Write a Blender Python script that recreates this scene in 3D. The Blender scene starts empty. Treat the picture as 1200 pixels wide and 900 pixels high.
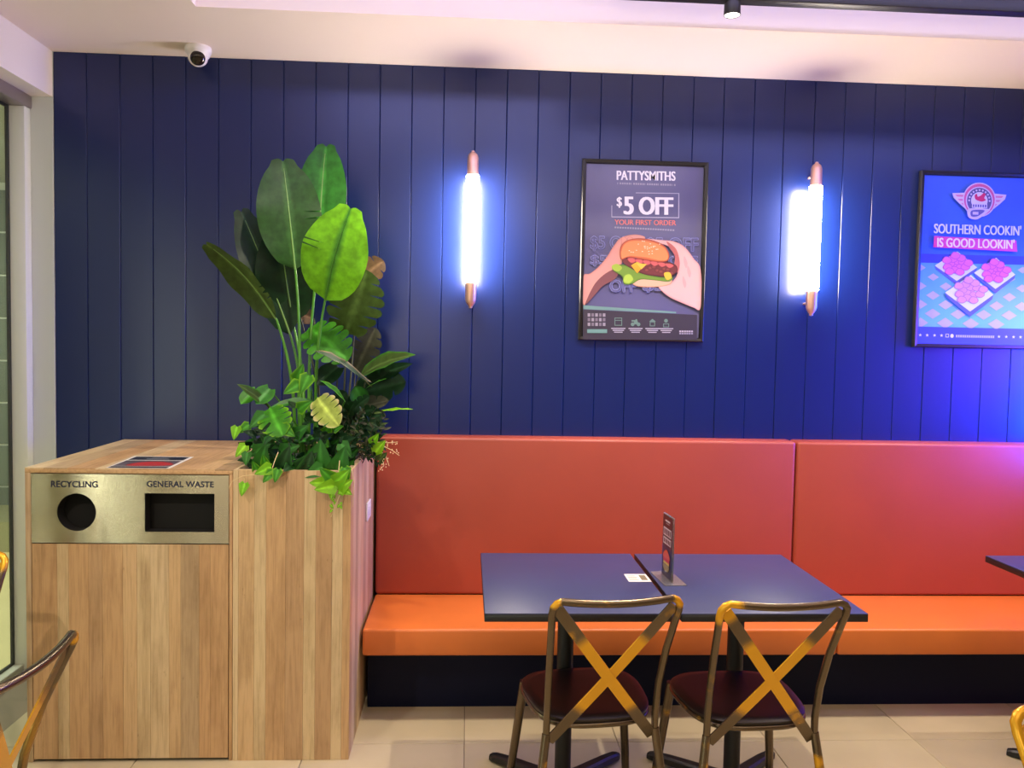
import bpy, bmesh, math, random
from mathutils import Vector, Matrix
from mathutils.geometry import tessellate_polygon
random.seed(7)
C = bpy.context.scene.collection
S = bpy.context.scene
PI = math.pi

# ------------------------------------------------------------------ camera
F_PX, YAW, PITCH, ROLL, EYE = 957.2, 0.0564, 0.0499, 0.0196, 1.5534
cyw, syw, cpt, spt = math.cos(YAW), math.sin(YAW), math.cos(PITCH), math.sin(PITCH)
FWD = Vector((syw*cpt, cyw*cpt, -spt)); R0 = Vector((cyw, -syw, 0)); U0 = R0.cross(FWD)
RGT = math.cos(ROLL)*R0 + math.sin(ROLL)*U0
UPV = -math.sin(ROLL)*R0 + math.cos(ROLL)*U0
cam_d = bpy.data.cameras.new('camera'); cam = bpy.data.objects.new('camera', cam_d); C.objects.link(cam)
cam_d.sensor_width = 36; cam_d.lens = 36*F_PX/1200
m = Matrix((RGT, UPV, -FWD)).transposed().to_4x4(); m.translation = Vector((0, 0, EYE))
cam.matrix_world = m; S.camera = cam
def at(px, py, Y):                       # a point of depth Y seen at a pixel (used to read plant positions off the photo)
    d = FWD + RGT*((px-600)/F_PX) + UPV*((450-py)/F_PX)
    return Vector((0, 0, EYE)) + d*(Y/d.y)

# ------------------------------------------------------------------ world, exposure, room lights and added fills
S.view_settings.view_transform = 'Standard'; S.view_settings.look = 'None'
S.view_settings.gamma = 1; S.view_settings.use_curve_mapping = False
S.view_settings.exposure = 0.0
W = bpy.data.worlds.new('world'); S.world = W; W.use_nodes = True
W.node_tree.nodes['Background'].inputs[0].default_value = (1.0, 0.86, 0.74, 1)
W.node_tree.nodes['Background'].inputs[1].default_value = 0.22

def area(name, loc, target, size, power, col, size_y=None, spread=PI):
    d = bpy.data.lights.new(name, 'AREA'); d.energy = power; d.color = col; d.size = size
    if size_y: d.shape = 'RECTANGLE'; d.size_y = size_y
    d.spread = spread
    o = bpy.data.objects.new(name, d); C.objects.link(o); o.location = loc
    o.rotation_euler = (Vector(target)-Vector(loc)).to_track_quat('-Z', 'Y').to_euler(); return o
def spot(name, loc, target, power, col, ang=70, blend=.5, rad=.03):
    d = bpy.data.lights.new(name, 'SPOT'); d.energy = power; d.color = col
    d.spot_size = math.radians(ang); d.spot_blend = blend; d.shadow_soft_size = rad
    o = bpy.data.objects.new(name, d); C.objects.link(o); o.location = loc
    o.rotation_euler = (Vector(target)-Vector(loc)).to_track_quat('-Z', 'Y').to_euler(); return o
WARM = (1.0, 0.84, 0.66)
area('ambient_fill_light', (0.6, .2, 3.08), (0.6, .2, 0), 2.6, 22, (1, .88, .74), 1.6)  # added unseen fill overhead, stands in for the room's ambient light
area('rear_fill_light', (-.9, -3.0, 1.9), (-.6, 3.0, 1.2), 1.2, 25, (1, .88, .72), .8)  # added behind the camera: soft frontal fill, and brightness for the steel panel
area('blue_sign_light', (2.98, 3.62, 1.42), (2.3, 3.80, 1.42), .12, 26, (.0, .05, 1), .8, 1.7)
area('ceiling_fill_light', (1.0, 1.5, 2.45), (1.0, 1.9, 3.2), 3.2, 12, (1, .85, .64), .4)  # added upward fill with no fitting, brightens the soffit
area('blue_cove_light', (1.3, 2.2, 3.06), (1.3, 3.26, 3.0), 4.4, 24, (.40, .42, 1), .10)
area('pink_fill_light', (3.7, 2.5, 1.7), (2.3, 3.75, .9), .5, 2.8, (1, .10, .80), .6, .95)  # added pink fill, no sign there; pushes the right backrest towards magenta
area('blue_neon_light', (3.7, 2.7, 1.7), (2.2, 3.84, 1.6), .3, 10, (.0, .05, 1), 1.2, 1.05)
area('outside_light', (-3.2, 4.6, 2.6), (-3.2, 5.2, 0), 1.2, 110, (1, .95, .76), 2.2)
area('outside_light', (-3.1, .9, 2.6), (-3.1, .9, 0), 1.2, 16, (1, .93, .80), 3.0)  # added unseen, brightens the outside that the steel panel reflects
area('steel_streak_light', (-2.62, .26, 1.2), (0, 1.4, 1.0), .14, 20, (1, .93, .78), 2.2)  # added unseen strip, makes a vertical streak in the steel panel
area('steel_streak_light', (-2.62, -1.27, 1.2), (0, .2, 1.0), .07, 20, (1, .93, .78), 2.2)  # second added strip, for the narrower streak in the steel
spot('front_spot_left', (-1.55, .75, 2.75), (-1.05, 3.1, .65), 100, WARM, 42, .8)
spot('front_spot_middle', (.35, 1.5, 2.75), (.45, 3.5, .8), 24, WARM, 80, .8)
spot('front_spot_right', (2.1, 1.5, 2.75), (2.0, 3.5, .7), 24, WARM, 80, .8)

# ------------------------------------------------------------------ materials
MATS = {}
def lin(c):
    return tuple(((x/255)/12.92 if x/255 <= .04045 else ((x/255+.055)/1.055)**2.4) for x in c)
def mat(name, col, rough=.5, metal=0, bump=0, bscale=60, noise=0, nscale=8, stretch=None, spec=.5, coat=0, aniso=0, rnd=0, emit=0, dark=None, croughness=.1):
    if name in MATS: return MATS[name]
    M = bpy.data.materials.new(name); M.use_nodes = True; nt = M.node_tree; N = nt.nodes; L = nt.links
    b = N['Principled BSDF']; b.inputs['Roughness'].default_value = rough; b.inputs['Metallic'].default_value = metal
    b.inputs['Specular IOR Level'].default_value = spec
    b.inputs['Coat Weight'].default_value = coat; b.inputs['Coat Roughness'].default_value = croughness
    b.inputs['Base Color'].default_value = (*col, 1)
    if emit: b.inputs['Emission Color'].default_value = (*col, 1); b.inputs['Emission Strength'].default_value = emit
    tc = N.new('ShaderNodeTexCoord'); mp = N.new('ShaderNodeMapping'); L.new(tc.outputs['Object'], mp.inputs[0])
    if stretch: mp.inputs['Scale'].default_value = stretch
    if noise or rnd:
        nz = N.new('ShaderNodeTexNoise'); nz.inputs['Scale'].default_value = nscale; nz.inputs['Detail'].default_value = 5
        L.new(mp.outputs[0], nz.inputs['Vector'])
        mx = N.new('ShaderNodeMix'); mx.data_type = 'RGBA'
        dk = dark or tuple(c*(1-noise) for c in col)
        mx.inputs['A'].default_value = (*dk, 1); mx.inputs['B'].default_value = (*tuple(min(1, c*(1+noise*.6)) for c in col), 1)
        rp = N.new('ShaderNodeMapRange'); rp.inputs[1].default_value = .32; rp.inputs[2].default_value = .68
        L.new(nz.outputs['Fac'], rp.inputs[0])
        L.new(rp.outputs[0], mx.inputs['Factor']); out = mx.outputs['Result']
        if rnd:
            oi = N.new('ShaderNodeObjectInfo'); hs = N.new('ShaderNodeHueSaturation')
            r2 = N.new('ShaderNodeMapRange'); r2.inputs[3].default_value = 1-rnd; r2.inputs[4].default_value = 1+rnd
            L.new(oi.outputs['Random'], r2.inputs[0]); L.new(r2.outputs[0], hs.inputs['Value']); L.new(out, hs.inputs['Color']); out = hs.outputs[0]
            ad = N.new('ShaderNodeVectorMath'); ad.operation = 'MULTIPLY_ADD'
            ad.inputs[1].default_value = (9, 7, 5); L.new(oi.outputs['Random'], ad.inputs[0]); L.new(mp.outputs[0], ad.inputs[2]); L.new(ad.outputs[0], nz.inputs['Vector'])
        L.new(out, b.inputs['Base Color'])
    if bump:
        n2 = N.new('ShaderNodeTexNoise'); n2.inputs['Scale'].default_value = bscale; n2.inputs['Detail'].default_value = 4
        L.new(mp.outputs[0], n2.inputs['Vector'])
        bp = N.new('ShaderNodeBump'); bp.inputs['Strength'].default_value = bump; bp.inputs['Distance'].default_value = .002
        L.new(n2.outputs['Fac'], bp.inputs['Height']); L.new(bp.outputs[0], b.inputs['Normal'])
    if aniso:
        b.inputs['Anisotropic'].default_value = aniso
        tg = N.new('ShaderNodeTangent'); tg.direction_type = 'RADIAL'; tg.axis = 'Z'; L.new(tg.outputs[0], b.inputs['Tangent']); b.inputs['Anisotropic Rotation'].default_value = .25
    MATS[name] = M; return M

def attr_mat(name, rough=.5, noise=0, nscale=20, coat=0, trans=0, croughness=.1):
    M = bpy.data.materials.new(name); M.use_nodes = True; nt = M.node_tree; N = nt.nodes; L = nt.links
    b = N['Principled BSDF']; b.inputs['Roughness'].default_value = rough
    b.inputs['Coat Weight'].default_value = coat; b.inputs['Coat Roughness'].default_value = croughness
    a = N.new('ShaderNodeVertexColor'); a.layer_name = 'Col'; out = a.outputs['Color']
    if trans: b.inputs['Specular IOR Level'].default_value = .28
    if noise:
        tc = N.new('ShaderNodeTexCoord'); nz = N.new('ShaderNodeTexNoise'); nz.inputs['Scale'].default_value = nscale
        L.new(tc.outputs['Object'], nz.inputs['Vector'])
        hs = N.new('ShaderNodeHueSaturation'); r = N.new('ShaderNodeMapRange'); r.inputs[1].default_value = .3; r.inputs[2].default_value = .7
        r.inputs[3].default_value = 1-noise; r.inputs[4].default_value = 1+noise
        L.new(nz.outputs['Fac'], r.inputs[0]); L.new(r.outputs[0], hs.inputs['Value']); L.new(out, hs.inputs['Color']); out = hs.outputs[0]
    L.new(out, b.inputs['Base Color'])
    if trans:
        t = N.new('ShaderNodeBsdfTranslucent'); L.new(out, t.inputs['Color'])
        mx = N.new('ShaderNodeMixShader'); mx.inputs[0].default_value = trans
        L.new(b.outputs[0], mx.inputs[1]); L.new(t.outputs[0], mx.inputs[2])
        L.new(mx.outputs[0], N['Material Output'].inputs['Surface'])
    return M

NAVY = mat('navy_satin_paint', lin((8, 30, 88)), .31, bump=.06, bscale=14, spec=.55)
NAVYK = mat('navy_laminate_kick', lin((9, 14, 40)), .5, spec=.15)
WHITE = mat('white_plaster', lin((236, 228, 220)), .75, bump=.05, bscale=40)
CREAM = mat('cream_frame_paint', lin((222, 226, 214)), .4)
ALU = mat('satin_aluminium', lin((170, 160, 162)), .35, metal=.8)
BLACK = mat('black_rubber', (.006, .006, .007), .5)
TILE = mat('beige_floor_tile', lin((190, 177, 148)), .28, noise=.10, nscale=3, bump=.03, bscale=30, rnd=.03)
GROUT = mat('floor_grout', lin((138, 126, 110)), .8)
VINYL = mat('terracotta_vinyl', lin((160, 70, 52)), .42, bump=.12, bscale=220, noise=.05, nscale=4)
VINYLS = mat('tan_orange_vinyl', lin((208, 112, 48)), .40, bump=.12, bscale=220, noise=.07, nscale=4)
def wood(name, along):
    """rustic laminate: every plank draws its own tone, with fine grain, soft blotches and a few dark checks along it"""
    M = bpy.data.materials.new(name); M.use_nodes = True; N = M.node_tree.nodes; L = M.node_tree.links; b = N['Principled BSDF']
    b.inputs['Roughness'].default_value = .46
    tc = N.new('ShaderNodeTexCoord'); oi = N.new('ShaderNodeObjectInfo')
    ad = N.new('ShaderNodeVectorMath'); ad.operation = 'MULTIPLY_ADD'; ad.inputs[1].default_value = (9, 7, 5)
    L.new(oi.outputs['Random'], ad.inputs[0]); L.new(tc.outputs['Object'], ad.inputs[2])
    def noise(scale, stretch, lo, hi, detail=6, rough=.6):
        mp = N.new('ShaderNodeMapping'); mp.inputs['Scale'].default_value = stretch; L.new(ad.outputs[0], mp.inputs[0])
        n = N.new('ShaderNodeTexNoise'); n.inputs['Scale'].default_value = scale; n.inputs['Detail'].default_value = detail; n.inputs['Roughness'].default_value = rough
        L.new(mp.outputs[0], n.inputs['Vector']); q = N.new('ShaderNodeMapRange'); q.inputs[1].default_value = lo; q.inputs[2].default_value = hi
        L.new(n.outputs['Fac'], q.inputs[0]); return q.outputs[0]
    st = lambda a, l: (a, a, l) if along == 'z' else (a, l, a)
    cr = N.new('ShaderNodeValToRGB'); e = cr.color_ramp; e.interpolation = 'CONSTANT'
    tones = [(200, 162, 118), (212, 186, 144), (190, 154, 114), (208, 174, 130), (188, 160, 124), (214, 188, 148), (198, 158, 114)]
    e.elements[0].color = (*lin(tones[0]), 1); e.elements[1].position = 1/7; e.elements[1].color = (*lin(tones[1]), 1)
    for k in range(2, 7): el = e.elements.new(k/7); el.color = (*lin(tones[k]), 1)
    L.new(oi.outputs['Random'], cr.inputs[0]); col = cr.outputs[0]
    def mul(col, fac, dark):
        m = N.new('ShaderNodeMix'); m.data_type = 'RGBA'; m.blend_type = 'MULTIPLY'; m.inputs['B'].default_value = (*dark, 1)
        L.new(fac, m.inputs['Factor']); L.new(col, m.inputs['A']); return m.outputs['Result']
    col = mul(col, noise(9, st(14, .7), .45, .80), (.66, .60, .54))
    col = mul(col, noise(3, st(2.2, .9), .48, .70), (.74, .70, .66))
    col = mul(col, noise(7, st(3.2, 1.2), .64, .72, 8, .75), (.52, .46, .42))
    L.new(col, b.inputs['Base Color']); return M
WOOD = wood('blonde_rustic_laminate', 'z'); WOODT = wood('blonde_rustic_laminate_top', 'y')
STEEL = mat('brushed_steel', lin((196, 184, 160)), .26, metal=1, aniso=.93, bump=.02, bscale=300, stretch=(1, 1, 60))
DARK = mat('bin_interior', (.004, .004, .004), .9)
INK = mat('blue_black_lettering', lin((24, 28, 60)), .4)
TOP = mat('indigo_laminate_table', lin((50, 58, 102)), .42, noise=.06, nscale=3)
EDGE = mat('black_table_edge', lin((22, 20, 24)), .45)
IRON = mat('black_cast_iron', lin((20, 20, 22)), .45, bump=.1, bscale=90)
COPPER = mat('polished_copper', lin((238, 190, 172)), .38, metal=.75)
BLKFR = mat('black_poster_frame', (.012, .011, .012), .28)
PLAST = mat('white_plastic', lin((232, 230, 228)), .35)
LENS = mat('dark_lens_dome', (.01, .006, .005), .12)
SEAT = mat('dark_brown_seat', lin((28, 15, 12)), .42, noise=.2, nscale=20)
SOIL = mat('dark_soil', (.012, .009, .006), .9, bump=.6, bscale=60)
TUBE = mat('lit_glass_tube', (1.0, .86, .70), .3, emit=125)
SPOTM = mat('lit_spot_lens', (1.0, .9, .75), .3, emit=9)
TRK = mat('black_track_metal', (.010, .008, .009), .45)
PRINT = attr_mat('printed_paper', .45, coat=.6, croughness=.12)
LEAF = attr_mat('leaf_skin', .46, noise=.26, nscale=34, trans=.20)
ACR = mat('clear_acrylic', (.9, .9, .92), .05)
ACR.node_tree.nodes['Principled BSDF'].inputs['Transmission Weight'].default_value = .9
ACR.node_tree.nodes['Principled BSDF'].inputs['IOR'].default_value = 1.15

def glass_mat():
    M = bpy.data.materials.new('window_glass'); M.use_nodes = True; N = M.node_tree.nodes; L = M.node_tree.links
    g = N.new('ShaderNodeBsdfGlossy'); g.inputs['Roughness'].default_value = .02
    t = N.new('ShaderNodeBsdfTransparent'); t.inputs[0].default_value = (.86, .93, .90, 1)
    lw = N.new('ShaderNodeLayerWeight'); lw.inputs[0].default_value = .5
    pw = N.new('ShaderNodeMath'); pw.operation = 'POWER'; pw.inputs[1].default_value = 4; L.new(lw.outputs['Facing'], pw.inputs[0])
    f = N.new('ShaderNodeMath'); f.operation = 'MULTIPLY_ADD'; f.inputs[1].default_value = .6; f.inputs[2].default_value = .04; L.new(pw.outputs[0], f.inputs[0])
    x = N.new('ShaderNodeMixShader'); L.new(f.outputs[0], x.inputs[0]); L.new(t.outputs[0], x.inputs[1]); L.new(g.outputs[0], x.inputs[2])
    L.new(x.outputs[0], N['Material Output'].inputs['Surface']); return M
GLASS = glass_mat()

def worn_metal(name, seed, amount):
    """gunmetal tube and strap with brushed-through gold at the middle of the cross and at the bends"""
    M = bpy.data.materials.new(name); M.use_nodes = True; N = M.node_tree.nodes; L = M.node_tree.links
    b = N['Principled BSDF']
    tc = N.new('ShaderNodeTexCoord')
    def dist(p):
        v = N.new('ShaderNodeVectorMath'); v.operation = 'DISTANCE'; L.new(tc.outputs['Object'], v.inputs[0]); v.inputs[1].default_value = p; return v.outputs['Value']
    def ramp(sock, r0, r1):
        r = N.new('ShaderNodeMapRange'); r.interpolation_type = 'SMOOTHSTEP'; r.inputs[1].default_value = r0; r.inputs[2].default_value = r1
        r.inputs[3].default_value = 1; r.inputs[4].default_value = 0; L.new(sock, r.inputs[0]); return r.outputs[0]
    def mx(a, c):
        k = N.new('ShaderNodeMath'); k.operation = 'MAXIMUM'; L.new(a, k.inputs[0]); L.new(c, k.inputs[1]); return k.outputs[0]
    g = ramp(dist((0, -.255, .615)), .125, .165)
    for (p, r) in amount: g = mx(g, ramp(dist(p), r*.6, r*1.1))
    nz = N.new('ShaderNodeTexNoise'); nz.inputs['Scale'].default_value = 14; nz.noise_dimensions = '4D'; nz.inputs['W'].default_value = seed
    L.new(tc.outputs['Object'], nz.inputs['Vector'])
    w = N.new('ShaderNodeMapRange'); w.inputs[1].default_value = .62; w.inputs[2].default_value = .72; L.new(nz.outputs['Fac'], w.inputs[0])
    w2 = N.new('ShaderNodeMath'); w2.operation = 'MULTIPLY'; w2.inputs[1].default_value = .5; L.new(w.outputs[0], w2.inputs[0])
    g = mx(g, w2.outputs[0])
    c = N.new('ShaderNodeMix'); c.data_type = 'RGBA'; c.inputs['A'].default_value = (*lin((112, 98, 80)), 1); c.inputs['B'].default_value = (*lin((232, 172, 40)), 1)
    L.new(g, c.inputs['Factor']); L.new(c.outputs['Result'], b.inputs['Base Color'])
    mt = N.new('ShaderNodeMapRange'); mt.inputs[3].default_value = .85; mt.inputs[4].default_value = .45; L.new(g, mt.inputs[0]); L.new(mt.outputs[0], b.inputs['Metallic'])
    b.inputs['Roughness'].default_value = .27
    return M

# ------------------------------------------------------------------ helpers
def mesh_obj(name, verts, faces, material=None, parent=None, smooth=False, loc=None):
    me = bpy.data.meshes.new(name); me.from_pydata([tuple(v) for v in verts], [], faces); me.update()
    if material: me.materials.append(material)
    if smooth: me.polygons.foreach_set('use_smooth', [True]*len(me.polygons))
    o = bpy.data.objects.new(name, me); C.objects.link(o)
    if parent: o.parent = parent
    if loc: o.location = loc
    return o
def bm_obj(name, bm, material, parent=None, smooth=False, loc=None):
    me = bpy.data.meshes.new(name); bmesh.ops.recalc_face_normals(bm, faces=bm.faces); bm.to_mesh(me); bm.free()
    me.materials.append(material)
    if smooth:
        me.polygons.foreach_set('use_smooth', [True]*len(me.polygons))
        me.set_sharp_from_angle(angle=math.radians(50))
    o = bpy.data.objects.new(name, me); C.objects.link(o)
    if parent: o.parent = parent
    if loc: o.location = loc
    return o
def add_box(bm, x0, x1, y0, y1, z0, z1, bev=0, seg=2):
    r = bmesh.ops.create_cube(bm, size=1)
    for v in r['verts']:
        v.co = Vector((x0 if v.co.x < 0 else x1, y0 if v.co.y < 0 else y1, z0 if v.co.z < 0 else z1))
    if bev:
        es = list({e for v in r['verts'] for e in v.link_edges})
        bmesh.ops.bevel(bm, geom=es, offset=bev, segments=seg, affect='EDGES', profile=.5)
def box(name, b, material, parent=None, bev=0, seg=2, smooth=True):
    bm = bmesh.new(); add_box(bm, *b, bev=bev, seg=seg); return bm_obj(name, bm, material, parent, smooth and bev > 0)
def add_tube(bm, pts, rad, n=10, squash=None, cap=True):
    pts = [Vector(p) for p in pts]; rings = []
    if not hasattr(rad, '__len__'): rad = [rad]*len(pts)
    prev = None
    for i, p in enumerate(pts):
        t = (pts[min(i+1, len(pts)-1)] - pts[max(i-1, 0)]).normalized()
        if prev is None:
            a = Vector((0, 0, 1)) if abs(t.z) < .9 else Vector((1, 0, 0)); u = t.cross(a).normalized()
        else:
            u = (prev - t*prev.dot(t)).normalized()
        prev = u; w = t.cross(u)
        rings.append([bm.verts.new(p + u*math.cos(2*PI*k/n)*rad[i] + w*math.sin(2*PI*k/n)*rad[i]) for k in range(n)])
    for a, b in zip(rings, rings[1:]):
        for k in range(n): bm.faces.new((a[k], a[(k+1) % n], b[(k+1) % n], b[k]))
    if cap: bm.faces.new(rings[0][::-1]); bm.faces.new(rings[-1])
def tube(name, pts, rad, material, parent=None, n=10, loc=None):
    bm = bmesh.new(); add_tube(bm, pts, rad, n); return bm_obj(name, bm, material, parent, True, loc)
def add_lathe(bm, prof, c=(0, 0, 0), axis=None, n=24):
    c = Vector(c); q = Vector((0, 0, 1)).rotation_difference(Vector(axis).normalized()) if axis else None
    rings = []
    for r, z in prof:
        ring = []
        for k in range(n):
            v = Vector((r*math.cos(2*PI*k/n), r*math.sin(2*PI*k/n), z))
            if q: v = q @ v
            ring.append(bm.verts.new(c+v))
        rings.append(ring)
    for a, b in zip(rings, rings[1:]):
        for k in range(n): bm.faces.new((a[k], a[(k+1) % n], b[(k+1) % n], b[k]))
    bm.faces.new(rings[0][::-1]); bm.faces.new(rings[-1])
def lathe(name, prof, c, material, parent=None, axis=None, n=24):
    bm = bmesh.new(); add_lathe(bm, prof, c, axis, n); return bm_obj(name, bm, material, parent, True)
def thing(name, label, cat, loc=(0, 0, 0), rz=0, group=None):
    o = bpy.data.objects.new(name, None); C.objects.link(o); o.location = loc; o.rotation_euler = (0, 0, rz)
    o.empty_display_size = .05
    o['label'] = label; o['category'] = cat
    if group: o['group'] = group
    return o
def part_at(o, root):                    # world-coordinate mesh becomes a child of a root standing at its own base
    o.data.transform(Matrix.Translation(-root.location)); o.parent = root; return o
def struct(o): o['kind'] = 'structure'; return o
def dup(root, label, loc, rz):
    r = root.copy(); C.objects.link(r); r.location = loc; r.rotation_euler = (0, 0, rz); r['label'] = label
    for ch in list(root.children):
        c = ch.copy(); C.objects.link(c); c.parent = r
        for g in list(ch.children):
            d = g.copy(); C.objects.link(d); d.parent = c
    return r

# ================================================================== THE SETTING
D = 3.837                                   # face of the back wall
CZ = 2.818                                  # ceiling
# back wall: backing + one object per board
wb = struct(box('wall_back', (-1.875, 4.6, D+.012, D+.14, 0, CZ), NAVY))
BW = .1457
def board_mesh(w):
    c, dpt = .0030, .012
    pr = [(0.0003, dpt), (0.0003, c), (c, 0), (w-c, 0), (w-.0003, c), (w-.0003, dpt)]
    vs = [(x, y, z) for z in (0, CZ-.002) for x, y in pr]
    n = len(pr); fs = [(i, i+1, n+i+1, n+i) for i in range(n-1)] + [tuple(range(n))[::-1], tuple(range(n, 2*n))]
    me = bpy.data.meshes.new('board'); me.from_pydata(vs, [], fs); me.materials.append(NAVY); return me
bme = board_mesh(BW)
x = .0230 - 13*BW
first = board_mesh(BW - (-1.875 - x) if x < -1.875 else BW)
while x < 4.5:
    o = bpy.data.objects.new('board', bme); C.objects.link(o); o.parent = wb
    o.location = (max(x, x), D+random.uniform(-.0005, .0005), .001); x += BW
struct(box('wall_left', (-2.06, -1.872, D-.004, D+.14, 0, CZ), mat('grey_white_paint', lin((206, 212, 206)), .6)))
# concrete-white bulkhead over the shopfront
struct(box('trim_1', (-2.35, -1.873, -3.6, D-.004, 2.616, CZ+.3), WHITE))
# ceiling: dropped soffit along the wall and the left, raised tray beyond
struct(box('ceiling', (-2.35, 4.7, 3.262, D+.14, CZ, 3.3), mat('white_ceiling', lin((244, 230, 218)), .8)))
struct(box('trim_2', (-1.873, -1.057, -3.6, 3.262, CZ, 3.3), MATS['white_ceiling']))
struct(box('trim_3', (-1.057, 4.6, -3.6, 3.262, 3.12, 3.3), MATS['white_ceiling']))
# floor: slab + tiles
fl = struct(box('floor', (-2.06, 4.6, -3.6, D+.14, -.06, -.004), GROUT))
def slab_mesh(name, w, d, t, material, bev=.0015):
    bm = bmesh.new(); add_box(bm, 0, w, 0, d, 0, t, bev, 1)
    me = bpy.data.meshes.new(name); bm.to_mesh(me); bm.free(); me.materials.append(material); return me
tm = slab_mesh('tile', .597, .597, .010, TILE)
tms = slab_mesh('tile', .597, .597, .010, TILE)
for i in range(-3, 8):
    for j in range(-11, 2):
        o = bpy.data.objects.new('tile', tm); C.objects.link(o); o.parent = fl
        o.location = (.0185+.6*i, 3.1015+.6*(j-0), -.010+random.uniform(-.0003, .0001))
struct(box('wall_front', (-2.35, 4.7, -3.6, -3.5, 0, 3.3), mat('warm_cream_paint', lin((222, 206, 184)), .7)))
struct(box('wall_right', (4.6, 4.7, -3.5, D+.14, 0, 3.3), MATS['warm_cream_paint']))
# ---- shopfront at the left
win = struct(bpy.data.objects.new('window_1', None)); C.objects.link(win); win.location = (-2.02, 3.0, 0)
def wpart(o): return part_at(o, win)
wpart(box('header', (-2.055, -1.962, -3.4, D-.004, 2.560, 2.616), ALU, bev=.004))
wpart(box('jamb', (-2.050, -1.969, D-.055, D-.004, 0, 2.56), CREAM, bev=.003))
wpart(box('sill', (-2.060, -1.995, -3.4, D-.055, -.004, .045), CREAM, bev=.004))
wpart(box('gasket', (-2.046, -2.036, D-.072, D-.054, .045, 2.56), BLACK))
wpart(box('gasket', (-2.046, -2.036, -3.4, D-.07, 2.548, 2.562), BLACK))
wpart(box('gasket', (-2.046, -2.036, -3.4, D-.07, .044, .056), BLACK))
wpart(box('glass', (-2.045, -2.035, -3.4, D-.06, .05, 2.56), GLASS))
for y_ in (1.62, .35, -.95, -2.2):
    wpart(box('mullion', (-2.075, -2.005, y_-.03, y_+.03, .045, 2.56), CREAM, bev=.003))
# ---- outside the glass
EXW = mat('grey_green_wall_tile', lin((108, 118, 108)), .4, noise=.1, nscale=4, rnd=.06)
struct(box('floor_outside', (-7, -2.06, -3.6, 9, -.10, -.02), mat('pale_paving', lin((226, 212, 160)), .5, noise=.06, nscale=3)))
ew = struct(box('wall_outside', (-7, -2.5, 6.62, 6.8, 0, 3.4), mat('pale_grout', lin((210, 214, 204)), .7)))
pm = slab_mesh('tile', .885, .012, .318, EXW, .002)
for i in range(5):
    for j in range(8):
        o = bpy.data.objects.new('tile', pm); C.objects.link(o); o.parent = ew; o.location = (-6.9+.9*i, 6.608, .02+.332*j)
struct(box('ceiling_outside', (-7, -2.36, -3.6, 9, 2.72, 2.9), mat('outside_soffit', lin((205, 208, 200)), .7)))
struct(box('wall_outside_left', (-4.35, -4.2, -3.6, 6.6, -.02, 2.72), mat('outside_grey', lin((150, 150, 120)), .6)))
struct(box('trim_outside', (-4.2, -2.5, 6.0, 6.60, -.02, .20), mat('outside_ledge', lin((150, 148, 112)), .5)))

# ================================================================== BENCH
bench = thing('banquette_bench', 'long built-in banquette with terracotta back and tan orange seat along the navy wall', 'bench', (1.6, 3.5, 0))
def bp(o): return part_at(o, bench)
bp(box('plinth', (-.395, 4.5, 3.42, 3.83, 0, .278), NAVYK))
def cushion(name, b, material, bev, bulge, axis):
    bm = bmesh.new(); add_box(bm, *b, bev=bev, seg=4)
    o = bm_obj(name, bm, material, None, True); return bp(o)
for (xa, xb) in ((-.400, 1.546), (1.552, 3.50), (3.506, 4.5)):
    cushion('backrest', (xa, xb, 3.715, 3.832, .392, 1.120), VINYL, .016, 0, 1)
for (xa, xb) in ((-.400, 1.562), (1.566, 3.50), (3.506, 4.5)):
    cushion('seat', (xa, xb, 3.262, 3.73, .280, .391), VINYLS, .012, 0, 2)

# ================================================================== BIN CABINET + PLANTER
YF = 2.983
def planks_v(parent, xs, y0, y1, z0, z1, material=WOOD):
    for a, b in zip(xs, xs[1:]):
        o = box('plank', (a+.0003, b-.0003, y0+random.uniform(0, .0006), y1, z0, z1), material); part_at2(o, parent)
def wpos(o):
    p = o.location.copy(); q = o.parent
    while q: p = p + q.location; q = q.parent
    return p
def part_at2(o, parent):
    o.data.transform(Matrix.Translation(-wpos(parent))); o.parent = parent; return o
cab = thing('bin_cabinet', 'blonde wood bin cabinet with steel panel and two waste openings', 'bin', (-1.2, 3.4, 0))
CH = 1.0766
X0, X1 = -1.5644, -.836
def cp(o): return part_at2(o, cab)
cp(box('side_panel', (X0, X0+.020, YF, D-.002, 0, CH-.016), WOOD, bev=.001))
cp(box('side_panel', (X1-.012, X1, YF, D-.002, 0, CH-.016), WOOD, bev=.001))
cp(box('bottom_panel', (X0+.02, X1-.012, YF+.03, D-.01, .003, .02), DARK))
cp(box('back_panel', (X0+.02, X1-.012, D-.03, D-.003, .02, CH-.02), DARK))
top = cp(box('top_panel', (X0, X1, YF, D-.002, CH-.018, CH-.004), WOODT, bev=.0006))
xs = [X0, -1.50, -1.418, -1.32, -1.235, -1.13, -1.055, -.965, -.90, X1]
for a, b in zip(xs, xs[1:]):
    part_at2(box('plank', (a+.0003, b-.0003, YF, D-.002, CH-.004, CH+random.uniform(0, .0005)), WOODT), top)
door = cp(box('door', (X0+.022, X1-.014, YF+.006, YF+.022, .012, .803), DARK))
dx = [X0+.0225, -1.510, -1.455, -1.415, -1.345, -1.297, -1.225, -1.175, -1.128, -1.062, -1.020, -.955, -.915, X1-.0145]
planks_v(door, dx, YF-.001, YF+.006, .012, .803)
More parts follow.
